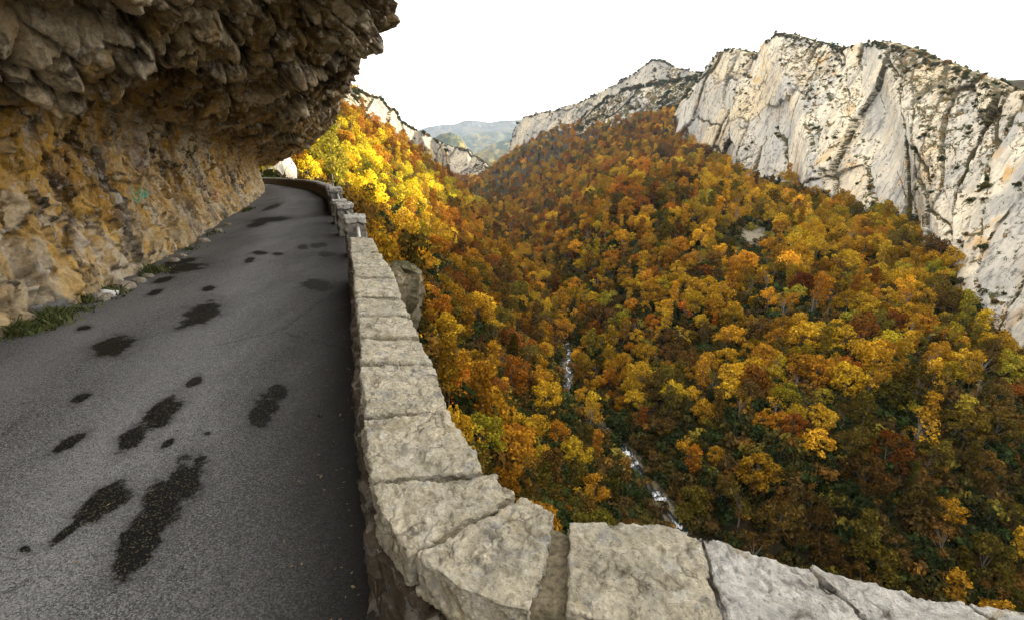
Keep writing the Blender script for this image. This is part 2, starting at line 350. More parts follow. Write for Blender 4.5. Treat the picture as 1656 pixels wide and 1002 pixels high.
GX, GY = np.meshgrid(xs, ys, indexing='ij'); GZ = height(GX, GY).reshape(GX.shape)
# keep the hillside clear of the road bench and of the roofed rock
rd = np.hypot(GX+.32*GY, 0)
m = (GY > -20) & (GY < 62) & (GX > -60) & (GX < 4); GZ[m] = np.minimum(GZ[m], -6)
tv = np.stack([GX.ravel(), GY.ravel(), GZ.ravel()], 1)
_rv = np.array([P(*a) for a in [(1180,905,88),(1100,868,95),(1055,795,106),(1002,722,122),(955,675,137),(917,625,157),(921,572,178)]]); _rr = poly_resample(_rv, np.linspace(0, 1, 80))
_bank = np.array([np.min(np.hypot(_rr[:, 0]-a, _rr[:, 1]-b)) if (b < 200 and a > -20 and a < 120) else 99 for a, b in tv[:, :2]])
me = mesh_np('hillside', tv, gridfaces(len(xs), len(ys)), M_GROUND, True, attrs={'scree': ('POINT', np.maximum(scree_val(*tv.T), 1.0-_bank/3.6))})
hill = tag(link('hillside', me), kind='structure')
ter_bvh = BVHTree.FromPolygons([Vector(v) for v in tv.tolist()], gridfaces(len(xs), len(ys)).tolist())

# far ground to the horizon
def mat_farland(name, dim=1.):
    s = NT(name); p = s.pos
    a = s.noise(p, .0022, 5, .6); b = s.noise(s.mapp(p, (1, .5, 1)), .02, 7, .75); c = s.vor(p, .035, 'F1', 'Color')
    col = s.mix(s.rng(a, .42, .58), (.11, .09, .035), (.03, .05, .035)); col = s.mix(s.rng(b, .50, .62), col, (.26, .19, .05))
    col = s.mix(s.rng(s.sep(c, 0), .55, 1, 0, .6), col, (.05, .06, .03))
    col = s.mix(s.rng(s.noise(p, .004, 3), .55, .62, 0, .5), col, (.20, .19, .12))
    return s.bsdf(col, .95, s.bump(b, .6, 12), .05)
M_FAR = mat_farland('far_woodland')
fx = np.linspace(-14000, 14000, 90); fy = np.r_[np.linspace(-6000, 1400, 12), np.linspace(1500, 26000, 80)]
FX, FY = np.meshgrid(fx, fy, indexing='ij')
FZ = -110 + 25*fbm(np.stack([FX.ravel()/900, FY.ravel()/900, FX.ravel()*0], 1), 4, 3).reshape(FX.shape)
link('ground', mesh_np('ground', np.stack([FX.ravel(), FY.ravel(), FZ.ravel()], 1), gridfaces(90, 92), M_FAR, True))['kind'] = 'structure'
def hill(name, crest, d, thick, mat, nu=160, seed=0, rugged=1., foot=-110, cliffy=0):
    c = np.array([P(a, b, d) for a, b in crest]); t = np.linspace(0, 1, nu); c = par_resample(c, t)
    # soften the joints of the outline
    for _ in range(3): c[1:-1] = (c[:-2]+2*c[1:-1]+c[2:])/4
    prof = np.array([(-1, 0), (-.7, .22), (-.42, .5), (-.2, .78), (-.06 if cliffy else -.08, .86 if cliffy else .94), (-.015 if cliffy else 0, .98 if cliffy else 1), (.05, 1), (.3, .9), (1, 0)])
    pr = par_resample(prof, np.linspace(0, 1, 60)); G = np.zeros((nu, 60, 3))
    G[:, :, 0] = c[:, None, 0]; G[:, :, 1] = c[:, None, 1] + pr[None, :, 0]*thick; G[:, :, 2] = foot + pr[None, :, 1]*(c[:, None, 2]-foot)
    q = G.reshape(-1, 3)/(thick*.35); n = fbm(q, 5, seed).reshape(nu, 60); G[:, :, 2] += rugged*thick*.06*n*np.sin(np.pi*np.clip(pr[None, :, 1], 0, 1)*.93)
    G[:, :, 1] += rugged*thick*.12*fbm(q+9, 4, seed+7).reshape(nu, 60)
    o = link(name, mesh_np(name, G.reshape(-1, 3), gridfaces(nu, 60), mat, True)); o['kind'] = 'structure'; return o
M_FARCLIFF = mat_cliff('distant_plateau_rock', .60, .3, .06)
hill('distant_plateau', [(560,232),(640,222),(672,212),(690,205),(712,202),(735,201),(752,194),(765,194),(790,197),(812,194),(840,194),(900,196),(980,200),(1060,215)], 7200, 1500, M_FARCLIFF, 300, 3, .7, cliffy=1)
hill('distant_hill', [(600,262),(660,245),(690,240),(730,224),(770,216),(800,214),(850,208),(900,215)], 5200, 900, M_FAR, 200, 11)
hill('distant_hill', [(640,250),(690,232),(712,217),(730,214),(745,222),(755,238),(762,262),(770,285)], 2300, 330, M_FAR, 200, 12, .8)
hill('distant_hill', [(740,262),(770,250),(790,236),(820,225),(850,222),(900,228)], 3600, 560, M_FAR, 200, 13)
hill('distant_hill', [(730,268),(760,252),(785,242),(815,240),(850,236),(900,240)], 2700, 330, M_FAR, 200, 14)
hill('distant_hill', [(730,280),(760,270),(790,262),(820,258),(850,250),(900,250)], 1900, 200, M_FAR, 200, 15)

# ------------------------------------------------------------------ cliffs
def cliff(name, top, base, nu, nv, amp, mat, cell, seed, face=(-1, -.5, 0), back=70, jag=1.0, kind='structure', down=25, bulge=0., ledge=0.):
    T = par_resample([P(*a) for a in top], np.linspace(0, 1, nu)); B = par_resample([P(*a) for a in base], np.linspace(0, 1, nu))
    fd = np.array(face, float); fd /= np.linalg.norm(fd)
    kb = 8; kt = 14; tv_ = np.linspace(0, 1, nv)
    G = np.zeros((nu, nv+kb+kt, 3))
    for j in range(kb): G[:, j] = B + fd*4*(1-j/kb)*.8 - np.array([0, 0, down])*(1-j/kb)
    for j, t in enumerate(tv_):
        G[:, kb+j] = B*(1-t)+T*t + fd*bulge*math.sin(math.pi*t)
    for j in range(kt):
        k = (j+1)/kt; G[:, kb+nv+j] = T - fd*back*k - np.array([0, 0, 1])*back*.35*k*k + np.array([0, 0, 1.2])*min(1, k*6)*math.exp(-k*3)
    q = G.reshape(-1, 3); n = len(q)
    w = np.ones((nu, nv+kb+kt)); w[:, kb+nv:] = .5; w[:, :2] = .2; w = w.ravel()
    Md = (B+T)/2; cl = np.r_[0, np.cumsum(np.linalg.norm(np.diff(Md, axis=0), axis=1))]; Y = -np.repeat(np.convolve(np.pad(cl, 10, 'reflect', reflect_type='odd'), np.ones(21)/21, 'valid'), nv+kb+kt)
    along = q[:, 2]*.74 - Y*.67; perp = Y*.74 + q[:, 2]*.67            # joints rise towards the near side
    qs = np.stack([q[:, 0]*(.15 if ledge else .7), perp, along/(2.1 if ledge else 1.6)], 1) + cell*.07*np.stack([fbm(q/cell, 3, seed+k) for k in (11, 12, 13)], 1)
    f1, e1, t1 = facet(qs/cell, seed, .55, True); f2, e2 = facet(qs/(cell*.4)+3.3, seed+1, .7); f3, e3 = facet(q*[1, 1, .6]/(cell*.13)+1.3, seed+2, .9)
    rg = np.clip(.42+2.6*fbm(q/cell/3, 3, seed+20), .12, 1.25)                     # smooth slabs between broken bands
    d = amp*(.60*f1 + .17*f2*rg + .09*f3*rg + .18*fbm(q/cell/2.2, 3, seed+4) + .07*fbm(q/cell*3, 3, seed+14)*rg)
    d -= amp*.14*np.exp(-(e1/.03)**2)*rg
    cavv = np.minimum(e1*1.6+.14*(1.2-rg), (e2*.9+.08)+.2*(1.2-rg)) 
    if ledge:
        zz = (perp + 9*fbm(q/40, 3, seed+8))/ledge; d += amp*.02*(.5-(zz-np.floor(zz)))*rg
    q0 = np.stack([q[:, 0]*.05, perp, along/2.6], 1)/34 + .07*np.stack([fbm(q/14, 3, seed+k) for k in (31, 32, 33)], 1)*.6; f0, e0 = facet(q0, seed+40, .6)
    cleft = np.exp(-(e0/(.010+.016*rg))**2)
    if ledge: d += amp*1.0*f0; d -= amp*.30*cleft
    else: cleft = cleft*0
    # vertical gullies
    al = perlin(np.stack([q[:, 0]/18, q[:, 1]/18, q[:, 2]*.004], 1), seed+9); d += amp*.35*al
    q = q + fd*(d*w)[:, None]; q[:, 2] += (jag*amp*.45*(fbm(q/np.array([9, 9, 30.]), 4, seed+5)))*w
    G2 = q.reshape(G.shape)
    o = link(name, mesh_np(name, q, gridfaces(nu, nv+kb+kt), mat, False, attrs={'cav': ('POINT', cavv), 'tone': ('POINT', t1), 'cleft': ('POINT', cleft)})); o['kind'] = kind
    return o, G2
right_top = [(1112,170,520),(1125,150,510),(1140,125,500),(1160,90,495),(1175,80,490),(1195,82,480),(1212,92,470),(1225,88,455),(1240,66,440),(1255,54,430),(1275,56,425),(1300,66,415),(1330,72,400),(1360,76,385),(1385,78,370),(1402,72,355),(1420,66,340),(1440,72,330),(1470,86,315),(1500,98,300),(1540,110,280),(1575,125,262),(1610,145,240),(1640,150,225),(1656,162,215),(1720,150,200),(1830,100,190)]
right_base = [(1098,232,515),(1125,245,490),(1150,255,465),(1165,260,450),(1180,275,420),(1200,285,392),(1225,292,375),(1255,296,355),(1290,305,335),(1305,318,318),(1320,335,300),(1350,348,285),(1380,352,270),(1420,360,255),(1455,368,240),(1480,376,230),(1497,390,216),(1503,410,204),(1520,430,188),(1540,460,176),(1550,495,164),(1570,525,152),(1595,560,140),(1620,590,132),(1656,608,123),(1740,640,105),(1900,700,88)]
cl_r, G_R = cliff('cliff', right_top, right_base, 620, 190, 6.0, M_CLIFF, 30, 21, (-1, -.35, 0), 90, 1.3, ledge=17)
cl_p, G_P = cliff('cliff', [(1085,200,560),(1105,160,555),(1130,120,550),(1150,95,545),(1170,80,540),(1190,80,535),(1215,86,530),(1230,95,520)], [(1075,225,545),(1095,225,540),(1115,230,530),(1130,240,520),(1150,250,510),(1170,260,500),(1190,270,500),(1210,280,500)], 160, 120, 6, M_CLIFF, 16, 33, (-1, -.5, 0), 60)
cl_c, G_C = cliff('cliff', [(822,248,960),(828,222,958),(836,200,955),(848,188,950),(865,185,930),(885,180,905),(905,177,885),(930,168,860),(955,156,840),(975,146,825),(1000,134,810),(1025,118,795),(1045,103,785),(1056,96,780),(1068,97,775),(1085,106,765),(1105,113,755),(1130,118,745),(1160,122,735),(1200,130,720)],
   [(820,262,950),(826,256,940),(834,250,930),(845,245,915),(860,236,890),(880,225,865),(900,216,840),(925,208,820),(950,205,800),(975,200,785),(1000,185,775),(1020,165,765),(1040,150,760),(1050,140,758),(1062,135,755),(1080,130,750),(1100,130,745),(1130,135,735),(1160,140,725),(1200,150,710)], 360, 70, 9, M_CLIFF_FAR, 26, 41, (-.7, -1, 0), 120, .5)
cl_d, G_D = cliff('cliff', [(940,190,760),(960,176,745),(985,160,730),(1010,148,720),(1030,140,710),(1060,134,700),(1090,130,690),(1120,124,670),(1150,122,655)],
   [(935,214,730),(960,212,715),(985,210,700),(1010,208,690),(1030,206,680),(1060,208,660),(1085,212,630),(1110,222,600),(1140,235,580)], 260, 80, 10, M_CLIFF_VEG, 24, 51, (-.8, -1, 0), 90, .5, ledge=22)
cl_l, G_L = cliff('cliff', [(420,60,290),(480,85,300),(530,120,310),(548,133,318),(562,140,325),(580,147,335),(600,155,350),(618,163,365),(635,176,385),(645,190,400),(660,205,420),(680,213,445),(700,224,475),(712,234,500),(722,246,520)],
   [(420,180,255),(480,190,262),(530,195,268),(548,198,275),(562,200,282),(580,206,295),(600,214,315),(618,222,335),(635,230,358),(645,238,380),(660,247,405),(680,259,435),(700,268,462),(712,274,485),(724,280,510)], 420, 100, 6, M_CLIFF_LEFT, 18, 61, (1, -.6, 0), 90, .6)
cl_f, G_F = cliff('cliff', [(700,226,1180),(715,232,1170),(730,238,1160),(745,240,1155),(757,243,1150),(762,252,1150),(772,256,1145),(782,262,1140),(790,270,1140),(797,284,1140)],
   [(700,268,1130),(715,272,1130),(730,276,1130),(745,280,1125),(757,283,1120),(762,286,1120),(772,288,1115),(782,288,1110),(790,288,1110),(797,289,1110)], 220, 60, 12, M_CLIFF_FAR, 34, 71, (-.1, -1, 0), 110, .4)

# out-of-frame mountain added on the right, shaped to keep the near gorge in shade
mx_ = np.linspace(120, 620, 100); my_ = np.linspace(-200, 420, 120)
A, B = np.meshgrid(mx_, my_, indexing='ij'); H = A - np.maximum(1.08*B, 0) - 40
H = -60 + 170*np.clip(np.minimum(H, A-135)/110, 0, 1)**.8*np.clip((430-B)/120, 0, 1)
H = np.minimum(H, 108 - 30*np.clip((B-.176*A-55)/18, 0, 1))
H += 5*fbm(np.stack([A.ravel()/30, B.ravel()/30, A.ravel()*0], 1), 4, 77).reshape(A.shape)
mt = link('shade_mountain', mesh_np('shade_mountain', np.stack([A.ravel(), B.ravel(), H.ravel()], 1), gridfaces(100, 120), M_CLIFF, False)); mt['kind'] = 'structure'

# ------------------------------------------------------------------ road
L_pts = np.array([(-1.4,-9),(-3.0,-4),(-4.35,0.6),(-5.48,5.16),(-6.05,8.03),(-7.0,10.9),(-9.15,16.7),(-10.6,21),(-15.0,32),(-23,49),(-31,55),(-42,58)])
R_pts = np.array([(9,-9),(5.2,-4),(2.6,-.1),(1.4,.67),(.5,1.04),(.05,1.13),(-.336,1.35),(-.51,1.6),(-.67,2.08),(-1.6,5),(-2.57,8.05),(-3.4,10.4),(-4.6,13.5),(-6.5,18.6),(-9.2,26),(-13.8,36),(-18.5,44),(-23,51),(-30,59.5),(-42,63)])
def road_z(y):
    return np.interp(y, [-20, 18, 32, 50, 70], [0, 0, -.12, -.55, -1.1])
def smooth_poly(p, n, it=30, step=None):
    t = np.linspace(0, 1, n); q = poly_resample(p, t); e = q.copy()
    for _ in range(it): q[1:-1] = (q[:-2]+q[1:-1]*2+q[2:])/4
    return q
# road sheet: rows from left edge to right edge
nr = 560
Lf = L_pts; Rf = R_pts
ty = np.r_[np.linspace(-9, 0, 40)[:-1], np.geomspace(.5, 56.5, nr)[0:]]
def edge_at(pts, y):
    return np.interp(y, pts[:, 1], pts[:, 0])
Ly = np.interp(ty, [-9, 0, 5, 50, 56.5], [-9, .6, 5.16, 49, 58]); Lx = edge_at(L_pts, Ly) - .5
Ry = np.interp(ty, [-9, 0, 5, 50, 56.5], [-9, 0, 5, 51, 63]); Rx = edge_at(R_pts, Ry) + .22
nc = 150; u = np.linspace(0, 1, nc)
G = np.zeros((len(ty), nc, 3))
G[:, :, 0] = Lx[:, None]*(1-u) + Rx[:, None]*u; G[:, :, 1] = Ly[:, None]*(1-u) + Ry[:, None]*u
G[:, :, 2] = road_z(G[:, :, 1]) + .035*np.sin(np.pi*u)[None, :] + .012*fbm(G.reshape(-1, 3)/1.3, 3, 2).reshape(len(ty), nc)
WET = [(222,880,62,34,-55),(262,818,40,30,-60),(300,775,40,28,-52),(168,812,52,22,-32),(108,858,34,8,-38),(40,888,11,8,0),(262,668,40,16,-42),(215,708,34,14,-40),(450,632,15,14,-30),(424,664,28,20,-52),(313,617,14,7,-25),(184,560,35,14,-14),
 (330,505,34,15,-22),(312,520,26,6,-20),(132,643,18,6,-25),(112,714,32,8,-30),(270,717,16,5,-30),(137,530,13,4,-12),(513,461,25,10,3),(490,399,9,4,0),(527,411,16,4,0),(295,434,40,7,-8),(265,453,18,4,-12),(250,473,12,4,-20),(337,467,11,4,-10),(420,409,12,3,0),(403,421,9,4,-20),(440,355,32,4,-4),(418,362,18,4,-14),(515,397,16,4,-4),(450,411,9,3,0),(325,741,10,4,-20),(285,425,34,4,-12),(440,335,16,3,-20),(335,700,7,3,0),(517,672,5,3,0)]
gp = G.reshape(-1, 3); pu, pv, pd = proj(gp); wet = np.full(len(gp), -1.)
for (cx, cy, a, b, an) in WET:
    c, s_ = math.cos(R(an)), math.sin(R(an)); dx, dy = pu-cx, pv-cy
    rr = np.sqrt(((dx*c+dy*s_)/a)**2+((-dx*s_+dy*c)/b)**2)*.86; wet = np.maximum(wet, np.where(rr < 1, 1-rr, (1-rr)*.9))
wet[(pd < .3)] = -1
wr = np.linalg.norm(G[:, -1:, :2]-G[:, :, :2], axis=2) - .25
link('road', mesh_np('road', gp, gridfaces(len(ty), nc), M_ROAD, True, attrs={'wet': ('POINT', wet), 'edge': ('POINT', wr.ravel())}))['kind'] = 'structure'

# ------------------------------------------------------------------ rock overhang on the left of the road
lip_px = [(640,0,11.5),(607,38,14),(603,62,15.6),(578,92,18.5),(565,125,21),(553,160,25.5),(543,190,30),(517,213,37),(495,237,44),(441,262,50)]
lip_w = np.array([P(*a) for a in lip_px])
lip_y = np.r_[-9, 0, 5, lip_w[:, 1]-1.2, 56, 62]
lip_x = np.r_[-3.4, -2.4, -1.9, lip_w[:, 0], -30, -42]; lip_z = np.r_[6.5, 6.2, 5.9, lip_w[:, 2], 1.3, 1.2]; lip_yy = np.r_[-9, 1, 6, lip_w[:, 1], 57, 60]
sb = np.r_[np.linspace(-8, 3.2, 50), np.geomspace(3.25, 50, 780), np.linspace(50.4, 58, 20)]
bx = edge_at(np.vstack([L_pts[:-2], [(-31, 55), (-42, 58)]]), sb) - .12
NPF = 430
G = np.zeros((len(sb), NPF, 3))
zr = road_z(sb)
zc = zr + np.interp(sb, [0, 6, 9, 18, 30, 44, 50], [2.6, 2.5, 2.95, 2.5, 2.3, 1.9, 1.7])
lx = np.interp(sb, lip_y, lip_x); ly = np.interp(sb, lip_y, lip_yy); lz = np.interp(sb, lip_y, lip_z)
tt = np.linspace(0, 1, NPF)
for i, y in enumerate(sb):
    b = np.array([bx[i], y, zr[i]]); l = np.array([lx[i], ly[i], lz[i]]); hd = (l-b)*[1, 1, 0]; hl = np.linalg.norm(hd); hd = hd/max(hl, .1)
    c = np.array([bx[i], y, zc[i]]) - hd*.25; h = lz[i]-zc[i]
    k = [b-[0, 0, .5], b-hd*.05+[0, 0, .35], b-hd*.30+[0, 0, 1.1], b-hd*.42+[0, 0, .75*(zc[i]-zr[i])], c,
         c+hd*.25*hl+[0, 0, .12*h], c+hd*.55*hl+[0, 0, .30*h-.10], c+hd*.85*hl+[0, 0, .62*h], l, l+[0, 0, 1.2]+hd*.1, l-hd*1.2+[0, 0, 4.5], l-hd*4+[0, 0, 9], l-hd*9+[0, 0, 14]]
    w_ = np.array([0, .05, .13, .22, .32, .44, .58, .71, .82, .87, .93, .97, 1.]); k = np.array(k)
    for a in range(3): G[i, :, a] = np.interp(tt, w_, k[:, a])
for _ in range(6): G[:, 1:-1] = (G[:, :-2]+2*G[:, 1:-1]+G[:, 2:])/4
N = grid_normals(G); q = G.reshape(-1, 3); nn = N.reshape(-1, 3)
c0 = q[:, 0]*0; 
if (N[300, 60] @ np.array([1, 0, 0])) < 0: nn = -nn
roof = np.clip((np.tile(tt, len(sb))-.3)/.1, 0, 1)
qd = q + .09*np.stack([fbm(q/1.5, 3, 1), fbm(q/1.5+7, 3, 2), fbm(q/1.5+13, 3, 3)], 1)
qr = qd.copy(); qr[:, 2] = qd[:, 2]*1.5 + .35*qd[:, 0]; qr[:, 1] *= .8
qw = qd*np.array([1.2, 1.2, .8])
f1a, e1a, t1a = facet(qr/1.5, 1, .75, True); f2a, e2a, t2a = facet(qr/.55+5, 2, .8, True); f3a, e3a = facet(qr/.2+5, 3, .9)
f1b, e1b, t1b = facet(qw/1.3, 4, .6, True); f2b, e2b, t2b = facet(qw/.42+5, 5, .8, True); f3b, _ = facet(qw/.2+5, 6, .9); f4, _ = facet(qd/.085+9, 7, 1.)
fd_ = roof*(.46*f1a+.20*f2a+.06*f3a) + (1-roof)*(.10*f1b+.11*f2b+.085*f3b+.11*fbm(q/.9,4,19))
fd_ += .30*fbm(q/2.6, 3, 8)*(.25+.75*roof) + .05*fbm(q/.3, 4, 9) + .028*f4
crk = roof*(np.exp(-(e1a/.05)**2)*.20+np.exp(-(e2a/.08)**2)*.12) + (1-roof)*(np.exp(-(e1b/.04)**2)*.06+np.exp(-(e2b/.05)**2)*.04)*np.clip(fbm(q/.8,2,14)*3+.3,0,1)
fade = np.clip((np.tile(tt, len(sb)))/.04, .15, 1); scl = np.clip(1.2-np.repeat(sb, NPF)/70, .5, 1)
q = q + nn*((fd_-crk)*fade*scl)[:, None]
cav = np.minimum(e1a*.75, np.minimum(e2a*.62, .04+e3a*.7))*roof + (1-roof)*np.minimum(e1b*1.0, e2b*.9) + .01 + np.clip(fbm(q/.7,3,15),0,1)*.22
GO = q.reshape(G.shape)
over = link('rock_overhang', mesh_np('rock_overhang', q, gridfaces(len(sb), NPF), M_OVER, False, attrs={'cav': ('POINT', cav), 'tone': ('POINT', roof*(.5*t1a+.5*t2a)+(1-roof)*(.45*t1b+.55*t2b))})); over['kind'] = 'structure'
ov_bvh = BVHTree.FromPolygons([Vector(v) for v in q.tolist()], gridfaces(len(sb), NPF).tolist())

# rock face under the road, down to the wooded slope
ed = np.array([(9,-9),(5.6,-4),(3.1,0.2),(1.9,1.0),(.62,1.45),(.18,1.5),(-.05,1.75),(-.2,2.3),(-1.2,5.2),(-2.15,8.1),(-3.0,10.6),(-4.2,13.7),(-6.1,18.8),(-8.8,26.2),(-13.4,36.4),(-18.1,44.4),(-22.6,51.4),(-29,60),(-45,68)])
e = poly_resample(ed, np.linspace(0, 1, 420)); tz = np.linspace(0, 1, 110)
G = np.zeros((420, 110, 3)); tn = np.gradient(e, axis=0); tn /= np.linalg.norm(tn, axis=1)[:, None]; on = np.stack([tn[:, 1], -tn[:, 0]], 1)
for j, t in enumerate(tz):
    G[:, j, :2] = e + on*(-.30 + 6*t**2.2); G[:, j, 2] = road_z(e[:, 1]) - .12 - 42*t
q = G.reshape(-1, 3); f1, e1 = facet(q*[1, 1, .5]/4, 3, .8); f2, _ = facet(q/1.3, 4, .9)
onr = np.repeat(on, 110, 0); w_ = np.clip(np.tile(tz, 420)*14, 0, 1)
q[:, :2] += onr*((f1*1.3+f2*.4+.3)*w_)[:, None]
link('rock_face', mesh_np('rock_face', q, gridfaces(420, 110), M_CLIFF_NEAR, False))['kind'] = 'structure'

# ------------------------------------------------------------------ stone blocks
def box_grid(nx, ny, nz):
    idx = {}; V = []; Fq = []
    def vid(i, j, k):
        t = (i, j, k)
        if t not in idx: idx[t] = len(V); V.append((i/nx, j/ny, k/nz))
        return idx[t]
    for i in range(nx):
        for j in range(ny):
            Fq.append((vid(i, j, nz), vid(i+1, j, nz), vid(i+1, j+1, nz), vid(i, j+1, nz))); Fq.append((vid(i, j, 0), vid(i, j+1, 0), vid(i+1, j+1, 0), vid(i+1, j, 0)))
    for i in range(nx):
        for k in range(nz):
            Fq.append((vid(i, 0, k), vid(i+1, 0, k), vid(i+1, 0, k+1), vid(i, 0, k+1))); Fq.append((vid(i, ny, k), vid(i, ny, k+1), vid(i+1, ny, k+1), vid(i+1, ny, k)))
    for j in range(ny):
        for k in range(nz):
            Fq.append((vid(0, j, k), vid(0, j, k+1), vid(0, j+1, k+1), vid(0, j+1, k))); Fq.append((vid(nx, j, k), vid(nx, j+1, k), vid(nx, j+1, k+1), vid(nx, j, k+1)))
    return np.array(V), np.array(Fq)
def block(name, A, B, z0, z1, mat, parent=None, step=.03, r=.03, amp=.02, seed=0, smooth=False):
    """stone between plan polylines A (inner edge) and B (outer edge), running the same way"""
    A = np.asarray(A, float)[:, :2]; B = np.asarray(B, float)[:, :2]
    L = (np.linalg.norm(np.diff(A, axis=0), axis=1).sum()+np.linalg.norm(np.diff(B, axis=0), axis=1).sum())/2
    W = np.linalg.norm(A.mean(0)-B.mean(0)); Hh = z1-z0
    nx, ny, nz = max(3, int(L/step)), max(3, int(W/step)), max(3, int(Hh/step))
    V, Fq = box_grid(nx, ny, nz); half = np.array([L, W, Hh])/2; rr = min(r, half.min()*.9)
    c = (V*2-1)*half; inn = np.clip(c, -(half-rr), half-rr); dd = c-inn; ln = np.linalg.norm(dd, axis=1, keepdims=True)+1e-9
    c = np.where(ln > 1e-6, inn + dd/ln*np.minimum(ln, rr), c); nl = np.where(ln > 1e-6, dd/ln, 0)
    t = c/half/2+.5
    a = poly_resample(A, t[:, 0]); b = poly_resample(B, t[:, 0]); xy = a*(1-t[:, 1:2])+b*t[:, 1:2]
    p = np.c_[xy, z0+t[:, 2]*Hh]
    tl = (A[-1]+B[-1]-A[0]-B[0]); tl /= np.linalg.norm(tl); ol = np.array([-tl[1], tl[0]])
    if ol @ (B.mean(0)-A.mean(0)) < 0: ol = -ol
    n3 = np.c_[nl[:, :1]*tl+nl[:, 1:2]*ol, nl[:, 2]]
    s = amp/.02; q = p+seed*3.7
    f1, e1 = facet(q/(.11*max(1, s**.5)), seed, .8); f2, _ = facet(q/.04+3, seed+1, .9)
    d = amp*(1.0*f1 + .55*f2 + .30*facet(q/.017+7, seed+4, 1.)[0] + 1.1*fbm(q/.16, 4, seed+2) + .45*np.abs(fbm(q/.05, 3, seed+6))) - amp*.4
    wob = np.stack([fbm(q/.22+k*9, 3, seed+k) for k in range(3)], 1)*amp*.9
    p = p + n3*d[:, None] + wob*[1, 1, .5]
    return link(name, mesh_np(name, p, Fq, mat, smooth), parent)
ZT = .70
def T(px, py): return PZ(px, py, ZT)[:2]
par = tag(empty('stone_parapet', (-.4, 1.9, 0)), 'long low roadside wall with pale cracked capstones curving past the bottom of the picture', 'wall')
def ch(o, parent): o.parent = parent; o.matrix_parent_inverse = parent.matrix_world.inverted(); return o
def at0(o, p): # child keeps world coordinates
    o.parent = p; o.location = -Vector(p.location); return o
caps = [ # (inner polyline px, outer polyline px) from far to near
 ([(566,383),(566,405)], [(603,383),(612,404)], M_CAP), ([(567,407),(570,431)], [(613,407),(630,430)], M_CAP), ([(571,433),(572,447)], [(631,433),(640,448)], M_CAP),
 ([(572,450),(574,477)], [(641,450),(648,479)], M_CAP), ([(575,480),(578,507)], [(651,483),(662,509)], M_CAP), ([(577,511),(580,542)], [(664,512),(677,543)], M_CAP),
 ([(579,548),(582,582)], [(679,547),(699,586)], M_CAP), ([(582,589),(589,667)], [(702,589),(724,659)], M_CAP), ([(585,678),(601,773)], [(725,664),(788,764)], M_CAP),
 ([(601,780),(608,820),(658,888)], [(800,766),(820,778),(838,793)], M_CAP), ([(668,893),(745,950),(859,988)], [(846,804),(875,812),(900,826)], M_CAP)]
rw = np.random.default_rng(3)
for k, (a, b, mt_) in enumerate(caps):
    zj = rw.uniform(-.008, .012)
    o = block('cap_stone', [T(*p) for p in a], [T(*p) for p in b], ZT-.17+zj, ZT+zj, mt_, None, .007 if k > 6 else .02, .014, .013, 10+k)
    at0(o, par)
# the long capstones running off to the right
innR = [(.075,1.13),(.30,1.09),(.60,.99),(.9,.88),(1.15,.77),(1.4,.66),(1.9,.36),(2.4,-.02),(3.0,-.8)]
outR = [T(918,838), T(990,839), T(1062,843), T(1130,865), T(1200,887), T(1310,918), T(1400,942), T(1480,964), T(1560,975), T(1656,990), (2.2,.98), (2.75,.5), (3.45,-.45)]
for k, (a0, a1, b0, b1, mt_) in enumerate([((0.155,1.115),(.56,1.01),0,3,M_CAP), ((.567,1.005),(1.03,.825),3,5,M_CAP_G), ((1.04,.82),(1.6,.56),5,8,M_CAP_G), ((1.607,.555),(2.2,.15),8,10,M_CAP_G), ((2.24,.12),(3.0,-.8),10,12,M_CAP_G)]):
    A_ = [np.array(a0), (np.array(a0)+np.array(a1))/2+[.0, .015], np.array(a1)]
    B_ = [np.array(p) for p in outR[b0:b1+1]]
    at0(block('cap_stone', A_, B_, ZT-.17, ZT+.004*k, mt_, None, .0075, .012, .011, 40+k), par)
inner = [T(566,383), T(571,432), T(575,480), T(580,545), T(585,620), T(592,700), T(602,790), T(640,860), T(720,935), T(859,988), (.3,1.09),(.60,.99),(1.15,.77),(1.9,.36),(2.4,-.02),(3.0,-.8),(4.2,-2.8),(6,-6)]
outer = [T(603,383), T(628,432), T(650,480), T(678,545), T(705,610), T(745,700), T(803,772), T(842,800), T(895,826), T(918,838), T(1062,843), T(1200,887), T(1400,942), T(1656,990), (2.3,.9), (3.5,-.5), (4.7,-2.5),(6.5,-5.8)]
inner = np.array(inner); outer = np.array(outer)
def inset(A, B, e):
    d = B-A; d = d/np.linalg.norm(d, axis=1)[:, None]; return A+d*e, B-d*e
ia, oa = inset(inner, outer, .035)
tn_ = np.linspace(0, 1, 120); ia2 = par_resample(ia, tn_); oa2 = par_resample(oa, tn_)
core = block('mortar_core', ia2, oa2, -.25, ZT-.035, M_MORTAR, None, .035, .01, .012, 60); at0(core, par)
